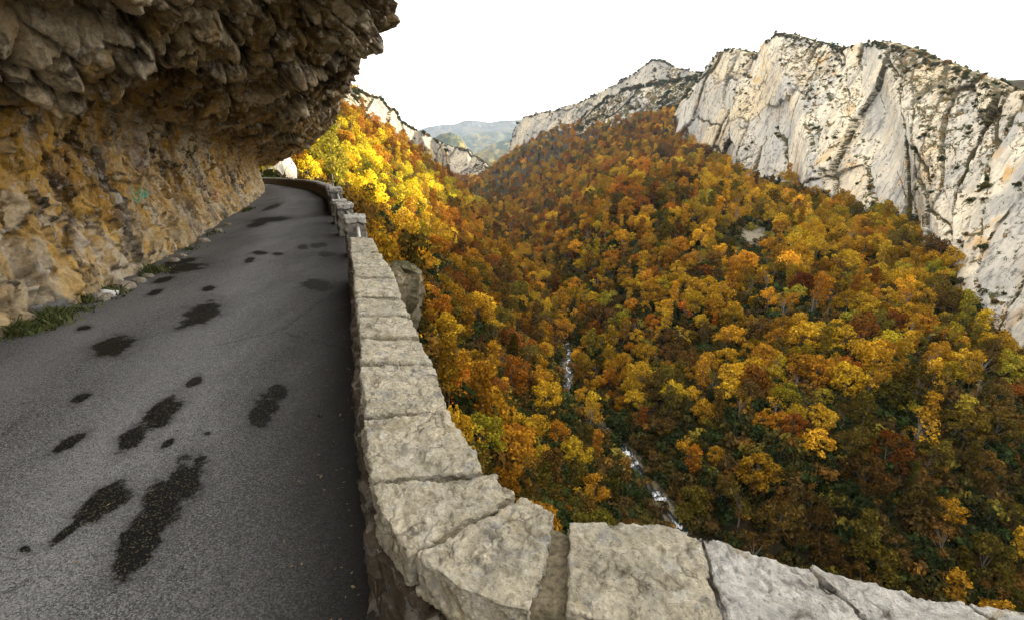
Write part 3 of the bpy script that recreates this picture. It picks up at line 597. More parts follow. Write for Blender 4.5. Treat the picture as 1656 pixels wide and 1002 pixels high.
# rough facing stones of the inner face, one masonry mesh
def facing(inner_, zlo, zhi, rows, mat, parent, seed, depth=.05, step=.03, lens=(.22, .5)):
    rs = np.random.default_rng(seed); Vs = []; Fs = []; base = 0
    P_ = np.asarray(inner_); D = np.r_[0, np.cumsum(np.linalg.norm(np.diff(P_, axis=0), axis=1))]
    pt = lambda s: np.array([np.interp(s, D, P_[:, 0]), np.interp(s, D, P_[:, 1])])
    hh = (zhi-zlo)/rows
    for r_ in range(rows):
        s = -rs.uniform(0, .2)
        while s < D[-1]:
            l = rs.uniform(*lens); s0, s1 = max(0, s)+.008, min(D[-1], s+l)-.008; s += l
            if s1-s0 < .06: continue
            a, b = pt(s0), pt(s1); t = (b-a)/np.linalg.norm(b-a); n = np.array([-t[1], t[0]])   # side set by caller order
            z0 = zlo+r_*hh+.008; z1 = z0+hh-.016; dep = depth*rs.uniform(.6, 1.2)
            V, Fq = box_grid(max(3, int((s1-s0)/step)), 3, max(3, int(hh/step))); c = V*2-1
            hf = np.array([(s1-s0)/2, .08, (z1-z0)/2]); cc = c*hf; inn = np.clip(cc, -(hf-.025), hf-.025); dd = cc-inn; ln = np.linalg.norm(dd, axis=1, keepdims=True)+1e-9
            cc = np.where(ln > 1e-6, inn+dd/ln*np.minimum(ln, .025), cc)
            m_ = (a+b)/2
            p = np.c_[m_[0]+t[0]*cc[:, 0]+n[0]*(cc[:, 1]+.08-dep), m_[1]+t[1]*cc[:, 0]+n[1]*(cc[:, 1]+.08-dep), (z0+z1)/2+cc[:, 2]]
            f1, _ = facet(p/.12+s, seed+r_, .9); o3 = .028*f1+.03*fbm(p/.15, 3, seed)
            p[:, :2] -= n*o3[:, None]
            Vs.append(p); Fs.append(Fq+base); base += len(p)
    return at0(link('masonry', mesh_np('masonry', np.vstack(Vs), np.vstack(Fs), mat)), parent)
facing(par_resample(inner, np.linspace(0, 1, 100)), -.03, ZT-.18, 3, M_MASON, par, 5, .045, .03)
facing(par_resample(outer, np.linspace(0, 1, 100))[::-1], -.3, ZT-.18, 4, M_MASON, par, 6, .03, .04)

# the four standing blocks with pipe rails between them
pillars = []
def wall_frame(y):
    x = float(edge_at(R_pts, y)); x2 = float(edge_at(R_pts, y+.4)); t = np.array([x2-x, .4]); t /= np.linalg.norm(t); n = np.array([t[1], -t[0]])
    return np.array([x, y]), t, n
for k, (y, ln, hgt, lab) in enumerate([(10.0, .62, .80, 'squared grey stone block on the road edge, nearest of the four standing blocks'), (12.9, .60, .80, 'squared stone block with a pipe leaning from its top, second of the four standing blocks'),
                                 (15.4, .55, .70, 'lowest and third of the four grey standing blocks along the road edge'), (17.7, 1.0, .92, 'tallest standing stone block where the far curved parapet begins')]):
    c, t, n = wall_frame(y); z = float(road_z(y)); e0 = empty('stone_bollard', (c[0]+n[0]*.2, c[1]+n[1]*.2, z)); tag(e0, lab, 'stone bollard', 'standing stone blocks between the two parapets')
    a, b = c, c+t*ln
    at0(block('block', [a+n*.02, b+n*.02], [a+n*.40, b+n*.40], z-.2, z+hgt-.135, M_BLOCK, None, .03, .02, .035, 80+k), e0)
    at0(block('cap_stone', [a+n*.01-t*.01, b+n*.01+t*.01], [a+n*.42-t*.01, b+n*.42+t*.01], z+hgt-.13, z+hgt, M_CAP_G, None, .03, .015, .03, 90+k), e0)
    pillars.append((c, t, n, z, hgt, ln))
def tube(name, a, b, r, mat, n=12, parent=None):
    a, b = Vector(a), Vector(b); d = (b-a).normalized(); u_ = d.orthogonal().normalized(); v_ = d.cross(u_)
    V = []; Fq = []
    for p in (a, b):
        for rad in (r, r*.72):
            for k in range(n): w = 2*math.pi*k/n; V.append(p+u_*math.cos(w)*rad+v_*math.sin(w)*rad)
    for k in range(n):
        k2 = (k+1) % n; Fq += [(k, k2, 2*n+k2, 2*n+k), (n+k, 3*n+k, 3*n+k2, n+k2), (k, n+k, n+k2, k2), (2*n+k, 2*n+k2, 3*n+k2, 3*n+k)]
    return link(name, mesh_np(name, [tuple(v) for v in V], Fq, mat, True), parent)
pe = T(585, 383)
rails = [((pe[0], pe[1]-.15, ZT-.12), 0, 'pipe rail from the end of the long parapet to the nearest standing block'), (0, 1, 'pipe rail between the nearest and the second standing block'), (1, 2, 'pipe rail between the second and third standing block'), (2, 3, 'pipe rail running into the tallest standing block')]
for a, b, lab in rails:
    if isinstance(a, int):
        c, t, n, z, h, ln = pillars[a]; pa = (c[0]+t[0]*(ln-.1)+n[0]*.25, c[1]+t[1]*(ln-.1)+n[1]*.25, z+h-.2)
    else: pa = a
    c, t, n, z, h, ln = pillars[b]; pb = (c[0]+t[0]*.1+n[0]*.25, c[1]+t[1]*.1+n[1]*.25, z+h-.2)
    o = tube('rail', pa, pb, .04, M_METAL); o.name = 'pipe_rail'; tag(o, lab, 'rail', 'pipe rails between the standing blocks')

# far parapet that follows the bend
fy_ = np.r_[np.linspace(18.8, 26, 8), np.linspace(28, 51, 16), [55, 59.5]]
fi = np.stack([edge_at(R_pts, fy_), fy_], 1); fi = np.vstack([fi, [(-36, 61.5)]])
tn = np.gradient(fi, axis=0); tn /= np.linalg.norm(tn, axis=1)[:, None]; fo = fi + np.stack([tn[:, 1], -tn[:, 0]], 1)*.42
far = tag(empty('stone_parapet', (fi[0][0], fi[0][1], 0)), 'far parapet wall of dark masonry curving left round the sunlit bend', 'wall')
def far_wall(zlo, zhi, mat, name, over, r):
    Vs = []; n = len(fi); ii = poly_resample(fi, np.linspace(0, 1, 160)); oo = poly_resample(fo, np.linspace(0, 1, 160)); d = (oo-ii); d /= np.linalg.norm(d, axis=1)[:, None]
    ii = ii-d*over; oo = oo+d*over; z = road_z(ii[:, 1]); G = np.zeros((160, 9, 3))
    prof = [(0, zlo), (0, (zlo+zhi)/2), (0, zhi-r), (.05, zhi), (.5, zhi+.01), (.95, zhi), (1, zhi-r), (1, (zlo+zhi)/2), (1, zlo)]
    for j, (a, h) in enumerate(prof): G[:, j, :2] = ii*(1-a)+oo*a; G[:, j, 2] = z+h
    q = G.reshape(-1, 3); q = q + .06*facet(q/.35, 5, .8)[0][:, None]*[1, .3, .3] + .03*np.stack([fbm(q/.4, 3, 3), fbm(q/.4+5, 3, 4), fbm(q/.4+9, 3, 5)], 1)
    Fq = gridfaces(160, 9); caps_ = [[0, 1, 7, 8], [1, 2, 6, 7], [2, 3, 5, 6]]; caps_ += [[x+159*9 for x in c[::-1]] for c in caps_]
    return at0(link(name, mesh_np(name, q, np.vstack([Fq, caps_]), mat)), far)
far_wall(-.4, .50, M_MASON, 'masonry', 0, .02); far_wall(.503, .62, M_BLOCK, 'coping', .02, .03)

# ------------------------------------------------------------------ rock outcrop beyond the parapet
def crag(name, pts_r, mat, seed, amp, zlo, sq=(1, 1)):
    """stacked rings (x, y, z, radius)"""
    nt = 110; nk = len(pts_r); P_ = par_resample(pts_r, np.linspace(0, 1, 150)); th = np.linspace(0, 2*math.pi, nt+1)[:-1]
    G = np.zeros((150, nt, 3)); G[:, :, 0] = P_[:, 0:1]+P_[:, 3:4]*np.cos(th)*sq[0]; G[:, :, 1] = P_[:, 1:2]+P_[:, 3:4]*np.sin(th)*sq[1]; G[:, :, 2] = P_[:, 2:3]
    q = G.reshape(-1, 3); f1, e1 = facet(q*[1, 1, .6]/(amp*3.2), seed, .8); f2, _ = facet(q/(amp*1.1), seed+1, .9)
    rad = np.c_[np.tile(np.cos(th), 150), np.tile(np.sin(th), 150), np.zeros(150*nt)]; w = np.clip(np.repeat(P_[:, 3], nt)/amp/2, 0, 1)
    q = q + rad*((f1*.9+f2*.35+.5*fbm(q/amp/3, 3, seed))*amp*w)[:, None]; q[:, 2] += amp*.4*fbm(q/amp/2, 3, seed+3)
    Fq = []; 
    i = np.arange(149)[:, None]*nt; j = np.arange(nt)[None, :]; j2 = (j+1) % nt
    Fq = np.stack([(i+j).ravel(), (i+j2).ravel(), (i+nt+j2).ravel(), (i+nt+j).ravel()], 1)
    return link(name, mesh_np(name, q, Fq, mat))
oc = P(648, 425, 6.9)
o = crag('rock_outcrop', [(oc[0]-1.2, oc[1]-.6, -12, 1.3), (oc[0]-.75, oc[1]-.5, -4, .75), (oc[0]-.45, oc[1]-.35, -1.6, .48), (oc[0]-.22, oc[1]-.15, oc[2]-1.2, .42), (oc[0]-.08, oc[1], oc[2]-.5, .36), (oc[0], oc[1], oc[2]-.12, .27), (oc[0], oc[1], oc[2], .12), (oc[0], oc[1], oc[2]+.02, .01)], M_CLIFF_NEAR, 5, .15, -12, (.8, 1.5))
tag(o, 'rough grey rock outcrop standing just outside the pale parapet', 'rock')

# sunlit rock wall past the tunnel mouth, with the next bend's low wall
o, _ = cliff('cliff', [(425,235,74),(440,244,75),(452,250,76),(462,256,78),(472,262,80),(480,274,82)], [(415,302,72),(440,302,73),(452,300,74),(462,298,76),(470,296,78),(480,295,80)], 110, 70, .8, M_CLIFF_NEAR, 2.2, 95, (.6, -1, 0), 8, .5, down=4)
wl = np.array([P(462,285,84)[:2], P(480,285,86)[:2], P(500,284,90)[:2], P(512,283,95)[:2]]); wz = P(480, 284, 86)[2]
o = block('stone_parapet', wl, wl+[.1, .5], wz-1.6, wz+.15, M_CAP, None, .3, .05, .06, 7); tag(o, 'short pale sunlit wall on the next bend among yellow trees', 'wall')
# ------------------------------------------------------------------ trees
def leaf_cloud(puffs, per, size, rs, up_bias=.35):
    C = []; Nn = []; S = []
    for (c, r) in puffs:
        n = int(per*(r/1.3)**1.6); d = rs.normal(size=(n, 3)); d[:, 2] += up_bias; d /= np.linalg.norm(d, axis=1)[:, None]
        rad = r*(.72+.33*rs.random(n)**.7)*(1+.22*np.sin(d[:, 0]*5+r*9)*np.sin(d[:, 1]*6+r*5))
        C.append(c+d*rad[:, None]*[1, 1, .8]); Nn.append(d + rs.normal(size=(n, 3))*.55); S.append(size*rs.uniform(.55, 1.3, n))
    C = np.vstack(C); Nn = np.vstack(Nn); Nn /= np.linalg.norm(Nn, axis=1)[:, None]; S = np.concatenate(S)
    a = np.cross(Nn, rs.normal(size=C.shape)); a /= np.linalg.norm(a, axis=1)[:, None]; b = np.cross(Nn, a)
    a *= S[:, None]; b *= (S*rs.uniform(.5, .95, len(S)))[:, None]
    V = np.stack([C-a, C-b*.9+a*.1, C+a, C+b], 1).reshape(-1, 3); n = len(C)
    lv = np.clip(rs.normal(.5, .25, n), 0, 1)
    return V, np.arange(4*n).reshape(n, 4), lv
def limb(pts, r0, r1, n=6):
    P_ = np.asarray(pts, float); V = []; k = len(P_)
    for i, p in enumerate(P_):
        r = r0+(r1-r0)*i/(k-1)
        for j in range(n): w = 2*math.pi*j/n; V.append(p+[math.cos(w)*r, math.sin(w)*r, 0])
    Fq = [(i*n+j, i*n+(j+1) % n, (i+1)*n+(j+1) % n, (i+1)*n+j) for i in range(k-1) for j in range(n)]
    return np.array(V), np.array(Fq)
def proto(kind, seed):
    rs = np.random.default_rng(seed); puffs = []; L = []
    if kind == 'round':
        H = rs.uniform(8.5, 11); W = rs.uniform(3.3, 4.4); nb = rs.integers(15, 22); cz = H*.62
        for i in range(nb):
            ph = i*2.4+rs.uniform(-.3, .3); zz = 1-1.55*(i+.5)/nb; rr = math.sqrt(max(0, 1-zz*zz))
            c = np.array([math.cos(ph)*rr*W*.78, math.sin(ph)*rr*W*.78, cz+zz*H*.34])*[1, 1, 1]+rs.normal(size=3)*.45
            puffs.append((c, rs.uniform(.95, 1.75)))
        per, size = 105, .30
    elif kind == 'tall':
        H = rs.uniform(11, 14); nb = 15
        for i in range(nb):
            z = H*(.32+.66*(i/nb)); w = (1.0-.55*(i/nb))*rs.uniform(.6, 2.3); ph = i*2.4
            puffs.append((np.array([math.cos(ph)*w, math.sin(ph)*w, z]), rs.uniform(.8, 1.45)))
        per, size = 100, .29
    elif kind == 'sparse':
        H = rs.uniform(8, 10.5); nb = 13
        for i in range(nb):
            ph = rs.uniform(0, 6.28); w = rs.uniform(.6, 3.3); puffs.append((np.array([math.cos(ph)*w, math.sin(ph)*w, H*rs.uniform(.4, 1)]), rs.uniform(.6, 1.15)))
        per, size = 60, .24
    elif kind == 'pine':
        H = rs.uniform(8, 12); nb = 12
        for i in range(nb):
            z = H*(.2+.78*i/nb); w = 1.9*(1-i/nb)+.25; 
            for q in range(3 if i < 9 else 1): ph = rs.uniform(0, 6.28); puffs.append((np.array([math.cos(ph)*w*.6, math.sin(ph)*w*.6, z]), .35+w*.42))
        per, size = 75, .22
    else:
        H = 2.6; nb = 10
        for i in range(nb): ph = rs.uniform(0, 6.28); w = rs.uniform(0, 1.6); puffs.append((np.array([math.cos(ph)*w, math.sin(ph)*w, rs.uniform(.3, 1.9)]), rs.uniform(.6, 1.05)))
        per, size = 95, .27
    V, Fq, lv = leaf_cloud(puffs, per, size, rs)
    bend = rs.normal(size=2)*.5; ax = lambda t: np.array([bend[0]*t*t, bend[1]*t*t, H*.8*t])
    tv, tf = limb([ax(t)-[0, 0, .8 if t == 0 else 0] for t in np.linspace(0, 1, 6)], .20 if kind != 'bush' else .07, .05)
    TV, TF = [tv], [tf]; base = len(tv)
    for (c, r) in puffs[:14:1 if kind == 'sparse' else 2]:
        t = np.clip(c[2]/H*.75, .2, .8); s = ax(t); a, b = limb([s, (s+c)/2+[0, 0, .2], c+[0, 0, r*.5]], .075, .02, 4); TV.append(a); TF.append(b+base); base += len(a)
    TV = np.vstack(TV); TF = np.vstack(TF)
    cm = mesh_np('crown', V, Fq, M_LEAF, False, attrs={'lv': ('FACE', lv)}); tm = mesh_np('trunk', TV, TF, M_BARK, True)
    jm = mesh_np('tree', np.vstack([V, TV]), np.vstack([Fq, TF+len(V)]), [M_LEAF, M_BARK], False, fmat=np.r_[np.zeros(len(Fq)), np.ones(len(TF))], attrs={'lv': ('FACE', np.r_[lv, np.zeros(len(TF))])})
    return cm, tm, jm
KINDS = ['round']*6 + ['tall']*3 + ['sparse']*2 + ['pine']*2 + ['bush']*3
PROT = [proto(k, 100+i) for i, k in enumerate(KINDS)]
PAL = {'golden yellow': (.58,.345,.028), 'amber': (.46,.235,.022), 'orange': (.42,.165,.017), 'rust red': (.24,.085,.016), 'olive': (.15,.115,.02), 'yellow green': (.36,.30,.035), 'dark green': (.03,.04,.016), 'brown': (.15,.085,.022), 'bright yellow': (.88,.66,.04)}  # bright yellow is raised to make sunlit leaves look brighter
PN = list(PAL); PV = np.array([PAL[k] for k in PN])
def zone_w(u, v):
    z = np.zeros((len(u), 9)); names = PN
    def setw(m, **k):
        for a, b in k.items(): z[m, names.index(a.replace('_', ' '))] = b
    far = (v < 400); setw(np.ones(len(u), bool), golden_yellow=.40, amber=.19, orange=.05, rust_red=.02, olive=.15, yellow_green=.06, dark_green=.05, brown=.12)
    m = (u < 1110) & (v < 420) & (u > 740); z[m] = 0; setw(m, golden_yellow=.22, amber=.27, orange=.12, rust_red=.07, olive=.13, brown=.20, dark_green=.04)
    m = (u < 890) & (v > 330) & (v < 640); z[m] = 0; setw(m, golden_yellow=.27, amber=.24, orange=.12, rust_red=.09, olive=.14, brown=.16)
    m = (u < 775) & (v < 335); z[m] = 0; setw(m, bright_yellow=.52, golden_yellow=.2, amber=.08, orange=.06, yellow_green=.16)  # sunlight on the far slope is partly put into the leaf colours
    m = (u < 775) & (v < 335) & (v < 215+(u-560)*.52); z[m] = 0; setw(m, bright_yellow=.12, golden_yellow=.2, amber=.2, orange=.4, olive=.05)
    m = (u > 1150) & (v > 260) & (v < 340+.35*(u-1150)); z[m] = 0; setw(m, golden_yellow=.42, amber=.2, olive=.12, dark_green=.16, yellow_green=.06, brown=.06)
    m = (v > 690); z[m] = 0; setw(m, golden_yellow=.15, amber=.12, orange=.03, rust_red=.02, olive=.26, dark_green=.2, brown=.24)
    return z/z.sum(1, keepdims=True)
def scatter(x0, x1, y0, y1, sp, seed):
    rs = np.random.default_rng(seed); a = np.arange(x0, x1, sp); b = np.arange(y0, y1, sp*.92); A, B = np.meshgrid(a, b, indexing='ij')
    A = A+rs.uniform(-.42, .42, A.shape)*sp+(np.arange(len(b))[None, :] % 2)*sp/2; B = B+rs.uniform(-.42, .42, B.shape)*sp
    return A.ravel(), B.ravel()
parts_xy = [scatter(-140, 260, 8, 300, 4.9, 1), scatter(-180, 260, 300, 640, 6.2, 2), scatter(-220, 280, 640, 1150, 9.5, 3)]
tx = np.concatenate([p[0] for p in parts_xy]); tyy = np.concatenate([p[1] for p in parts_xy])
tz = np.array([(lambda h: h[0].z if h[0] else -999)(ter_bvh.ray_cast(Vector((x, y, 500)), Vector((0, 0, -1)))) for x, y in zip(tx, tyy)])
# stay out of the road shelf, the cliffs and the scree
cliff_lines = [(G_R[:, 12:30].reshape(-1, 3)), (G_C[:, 10:20].reshape(-1, 3)), (G_L[:, 10:20].reshape(-1, 3))]
keep = tz > -500
# inside the right cliff: x beyond the base line
ybase = G_R[:, 10, 1]; xbase = G_R[:, 10, 0]; o_ = np.argsort(ybase)
keep &= ~((tyy > 80) & (tyy < 520) & (tx > np.interp(tyy, ybase[o_], xbase[o_])-3))
ybase = G_L[:, 10, 1]; xbase = G_L[:, 10, 0]; o_ = np.argsort(ybase)
keep &= ~((tyy > 255) & (tyy < 520) & (tx < np.interp(tyy, ybase[o_], xbase[o_])+3))
keep &= ~((tyy < 72) & (tx < np.interp(tyy, [0, 8, 20, 36, 50, 60, 72], [14, 8, 3, -7, -15, -22, -34])))
RIV = np.array([P(*a) for a in [(1180,905,88),(1100,868,95),(1082,825,100),(1055,795,106),(1030,765,113),(1002,722,122),(985,700,127),(955,675,137),(925,652,147),(917,625,157),(914,600,166),(921,572,178),(905,530,205)]])
rs_ = np.random.default_rng(9); sc = (.50+.52*rs_.random(len(tx))**1.3)*np.where(tyy > 300, 1.0, 1.0)
kd = rs_.random(len(tx)); kind = np.where(kd < .62, rs_.integers(0, 6, len(tx)), np.where(kd < .80, rs_.integers(6, 9, len(tx)), rs_.integers(9, 11, len(tx))))
U, V_, D_ = proj(np.stack([tx, tyy, tz+5], 1))
rpx, rpy, _ = proj(RIV); 
for a in range(len(RIV)-1):
    if a in (0, 6, 7): continue
    for t in np.linspace(0, 1, 6):
        cx = rpx[a]+(rpx[a+1]-rpx[a])*t; cy = rpy[a]+(rpy[a+1]-rpy[a])*t; dd = RIV[a][1]
        near = (np.abs(U-cx) < F*3.3*sc/D_+3) & (V_ - F*4.5*sc/D_ < cy+3) & (V_ + F*2.5*sc/D_ > cy-3) & (tyy < dd+2)
        keep &= ~(near & (np.random.default_rng(a*7+int(t*9)).random(len(tx)) < .93))
dr = np.min(np.hypot(tx[:, None]-RIV[None, :, 0], tyy[:, None]-RIV[None, :, 1]), 1); keep &= dr > 3.5
keep &= scree_val(tx, tyy, tz) < .25
for (cx, cy, a, b) in SCREE[:5]: keep &= ~((((U-cx)/a)**2+((V_-cy-3)/b)**2 < 1.1) & (rs_.random(len(tx)) < .88))
keep &= ~((U > 428) & (U < 482) & (tyy < 84) & (V_+F*4*sc/D_ > 250)) & ~((U > 455) & (U < 515) & (tyy < 84) & (V_-F*5*sc/D_ < 292))
tx, tyy, tz, sc, kind, U, V_, D_ = [a[keep] for a in (tx, tyy, tz, sc, kind, U, V_, D_)]
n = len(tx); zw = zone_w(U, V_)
cl = np.stack([tx/24, tyy/24, tz*0], 1)
key = np.clip(.5+.62*(fbm(cl, 2, 31))*1.5 + rs_.normal(size=n)*.20, .001, .999)     # neighbours tend to share a kind
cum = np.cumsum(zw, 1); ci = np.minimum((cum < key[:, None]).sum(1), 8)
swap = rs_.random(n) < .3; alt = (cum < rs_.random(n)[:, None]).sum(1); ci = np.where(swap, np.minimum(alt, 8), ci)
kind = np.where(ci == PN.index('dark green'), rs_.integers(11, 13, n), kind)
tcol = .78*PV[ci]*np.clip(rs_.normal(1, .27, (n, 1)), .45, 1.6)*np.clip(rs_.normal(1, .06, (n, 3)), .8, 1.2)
rot = rs_.uniform(0, 6.283, n); hz = rs_.uniform(.85, 1.2, n)
# the ones that show largest become trees of their own
WX = [560, 603, 632, 652, 680, 702, 745, 803, 842, 900, 1062, 1200, 1400, 1656]; WY = [380, 383, 432, 480, 545, 588, 700, 772, 800, 828, 843, 887, 942, 992]
vis = (U > 5) & (U < 1651) & (V_ > 0) & (V_ < np.interp(U, WX, WY)+4) & (U > 440)
vis &= ~((U < 690) & (V_ > 420) & (V_ < 560) & (U < 682))
size_px = F*8*sc/D_*vis
C0 = Vector((0, 0, CAMZ)); picked = []
for i in np.argsort(-size_px):
    if size_px[i] <= 0 or len(picked) >= 300: break
    t = Vector((tx[i], tyy[i], tz[i]+7*sc[i])); d = t-C0; L = d.length; d.normalize()
    h = ov_bvh.ray_cast(C0, d)
    if h[0] and h[3] < L: continue
    h = ter_bvh.ray_cast(C0, d)
    if h[0] and h[3] < L-2: continue
    picked.append(i)
isp = np.zeros(n, bool); isp[picked] = True
def zone_name(u, v):
    if u < 775 and v < 340: return 'on the sunlit far slope'
    if u < 760 and v < 520: return 'beside the long parapet'
    rx = np.interp(v, [560, 640, 700, 780, 860], [918, 925, 985, 1045, 1100])
    if v > 560 and abs(u-rx) < 55: return 'beside the white stream'
    if v > 560 and u < rx: return 'between the parapet and the stream'
    if u < 900: return 'left of the gully'
    if v < 340+.36*(u-1150) and u > 1150: return 'just under the pale cliff'
    if v > 740 and u > 1350: return 'low down above the right parapet end'
    if v > 740: return 'low down right of the stream'
    if v > 590 and u > 1380: return 'below the near right cliff'
    if v > 590: return 'uphill right of the stream'
    if u > 1380: return 'high near the right cliff foot'
    if u > 1150: return 'below the bare scree patch'
    return 'on the right bank of the gully'
ORD = ['first', 'second', 'third', 'fourth', 'fifth', 'sixth', 'seventh', 'eighth', 'ninth', 'tenth', 'eleventh', 'twelfth', 'thirteenth', 'fourteenth', 'fifteenth', 'sixteenth']
sets = {}
for i in picked:
    k = KINDS[kind[i]]; s_ = size_px[i]
    shape = {'round': 'full round', 'tall': 'tall', 'sparse': 'thin loose', 'pine': 'cone-shaped'}[k]
    sets.setdefault((shape, PN[ci[i]], zone_name(U[i], V_[i])), []).append(i)
lab = {}
for (shape, c, z), L in sets.items():
    L.sort(key=lambda i: U[i])
    for j, i in enumerate(L):
        if len(L) == 1: lab[i] = f'{shape} {c} tree {z}'
        elif len(L) == 2: lab[i] = f"{'left' if j == 0 else 'right'} one of two {shape} {c} trees {z}"
        else: lab[i] = f"{shape} {c} tree {z}, {ORD[min(j, 15)] if j < len(L)-1 or len(L) > 16 else 'last'} from left" if j < len(L)-1 else f'rightmost {shape} {c} tree {z}'
for i in picked:
    cm, tm, _ = PROT[kind[i]]; nm = 'conifer_tree' if KINDS[kind[i]] == 'pine' else 'autumn_tree'
    e0 = empty(nm, (tx[i], tyy[i], tz[i]-.3)); e0.rotation_euler[2] = rot[i]; e0.scale = (sc[i], sc[i], sc[i]*hz[i])
    tag(e0, lab[i], 'tree', 'trees on the gorge slopes')
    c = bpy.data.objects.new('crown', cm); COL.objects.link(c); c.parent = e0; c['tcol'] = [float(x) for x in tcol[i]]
    t = bpy.data.objects.new('trunk', tm); COL.objects.link(t); t.parent = e0
# everything smaller, plus bushes: one woodland each
pc = bpy.data.collections.new('tree_shapes')
for i, (_, _, jm) in enumerate(PROT): pc.objects.link(bpy.data.objects.new(f'shape_{i:02d}', jm))
def stuff(name, x, y, z, k, s, h, r_, col, label):
    m = bpy.data.meshes.new(name); m.vertices.add(len(x)); m.vertices.foreach_set('co', np.stack([x, y, z], 1).astype(np.float32).ravel())
    a = m.attributes.new('kindi', 'INT', 'POINT'); a.data.foreach_set('value', np.asarray(k, dtype=np.int32))
    a = m.attributes.new('scl', 'FLOAT_VECTOR', 'POINT'); a.data.foreach_set('vector', np.stack([s, s, s*h], 1).astype(np.float32).ravel())
    a = m.attributes.new('rotv', 'FLOAT_VECTOR', 'POINT'); a.data.foreach_set('vector', np.stack([r_*0, r_*0, r_], 1).astype(np.float32).ravel())
    a = m.attributes.new('tcol', 'FLOAT_VECTOR', 'POINT'); a.data.foreach_set('vector', np.asarray(col, dtype=np.float32).ravel())
    o = link(name, m); o['kind'] = 'stuff'; o['label'] = label
    ng = bpy.data.node_groups.new(name, 'GeometryNodeTree'); ng.interface.new_socket('Geometry', in_out='INPUT', socket_type='NodeSocketGeometry'); ng.interface.new_socket('Geometry', in_out='OUTPUT', socket_type='NodeSocketGeometry')
    N_ = ng.nodes; gi = N_.new('NodeGroupInput'); go = N_.new('NodeGroupOutput'); ip = N_.new('GeometryNodeInstanceOnPoints'); ci_ = N_.new('GeometryNodeCollectionInfo')
    ci_.inputs['Collection'].default_value = pc; ci_.inputs['Separate Children'].default_value = True; ci_.inputs['Reset Children'].default_value = True
    def na(nm, t):
        q = N_.new('GeometryNodeInputNamedAttribute'); q.data_type = t; q.inputs[0].default_value = nm; return q.outputs[0]
    ip.inputs['Pick Instance'].default_value = True; l = ng.links.new
    l(gi.outputs[0], ip.inputs['Points']); l(ci_.outputs[0], ip.inputs['Instance']); l(na('kindi', 'INT'), ip.inputs['Instance Index'])
    l(na('scl', 'FLOAT_VECTOR'), ip.inputs['Scale']); l(na('rotv', 'FLOAT_VECTOR'), ip.inputs['Rotation']); l(ip.outputs[0], go.inputs[0])
    md = o.modifiers.new('woodland', 'NODES'); md.node_group = ng
    return o
q = ~isp
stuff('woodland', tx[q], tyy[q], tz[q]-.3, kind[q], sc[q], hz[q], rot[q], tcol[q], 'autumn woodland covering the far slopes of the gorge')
bxx, byy = [np.concatenate(a_) for a_ in zip(scatter(-110, 190, 10, 330, 2.9, 5), scatter(-30, 150, 45, 150, 2.6, 6))]; bz = np.array([(lambda h: h[0].z if h[0] else -999)(ter_bvh.ray_cast(Vector((x, y, 500)), Vector((0, 0, -1)))) for x, y in zip(bxx, byy)])
kp = (bz > -500) & ~((byy < 72) & (bxx < np.interp(byy, [0, 8, 20, 36, 50, 60, 72], [10, 4, 0, -10, -19, -27, -38]))) & (scree_val(bxx, byy, bz) < -.3+.95*rs_.random(len(bz)))
dr = np.min(np.hypot(bxx[:, None]-np.interp(np.linspace(0, 12, 60), range(13), RIV[:, 0])[None], byy[:, None]-np.interp(np.linspace(0, 12, 60), range(13), RIV[:, 1])[None]), 1); kp &= dr > 2.7
bxx, byy, bz = bxx[kp], byy[kp], bz[kp]; nb = len(bxx)
bs = rs_.uniform(.8, 1.9, nb)
# ledge plants on top of and across the cliffs
lx_, ly_, lz_, ls_ = [], [], [], []
for Gc, prob, kb_, nv_, smin, smax in ((G_R, .035, 8, 190, .3, .8), (G_P, .03, 8, 120, .4, 1.0), (G_C, .05, 8, 70, .5, 1.3), (G_D, .20, 8, 80, .6, 1.5), (G_L, .03, 8, 100, .4, 1.), (G_F, .05, 8, 60, .7, 1.4)):
    Nn = grid_normals(Gc); s = np.sign(np.median(Nn[:, kb_+nv_+4:, 2])); Nn = Nn*s
    up = (Nn[:, :, 2] > .62); up[:, :kb_+2] = False; rr_ = rs_.random(up.shape); top = np.zeros_like(up); top[:, kb_+nv_-6:kb_+nv_+7] = True
    pt = Gc.reshape(-1, 3); cl_ = fbm(pt/14, 2, 81).reshape(up.shape)
    sel = (up & (rr_ < prob*np.clip(cl_*6, 0, 1.5))) | (top & (rr_ < max(prob*1.3, .15)) & (cl_ > -.12))
    p_ = Gc[sel]; lx_.append(p_[:, 0]); ly_.append(p_[:, 1]); lz_.append(p_[:, 2]-.3); ls_.append(rs_.uniform(smin, smax, len(p_)))
lx_, ly_, lz_, ls_ = map(np.concatenate, (lx_, ly_, lz_, ls_))
print('trees', n, 'picked', len(picked), 'bushes', nb, 'ledge', len(lx_))
dark = np.array([(.075,.065,.02), (.04,.055,.018), (.12,.075,.025), (.21,.11,.025), (.24,.19,.035)])
allx = np.r_[bxx, lx_]; ally = np.r_[byy, ly_]; allz = np.r_[bz-.2, lz_]; nn_ = len(allx)
uc = dark[rs_.choice(5, nn_, p=[.28, .27, .22, .13, .10])]*rs_.uniform(.7, 1.3, (nn_, 1)); k_ = nb; uc[k_:] = dark[rs_.choice(4, nn_-k_, p=[.38, .4, .17, .05])]
_s = np.r_[bs, ls_]; _s = np.where(np.hypot(allx, ally) < 55, _s*.55, _s)
stuff('undergrowth', allx, ally, allz, rs_.integers(13, 16, nn_), _s, rs_.uniform(.7, 1.2, nn_), rs_.uniform(0, 6.28, nn_), uc, 'low dark bushes between the trees and along the cliff ledges')
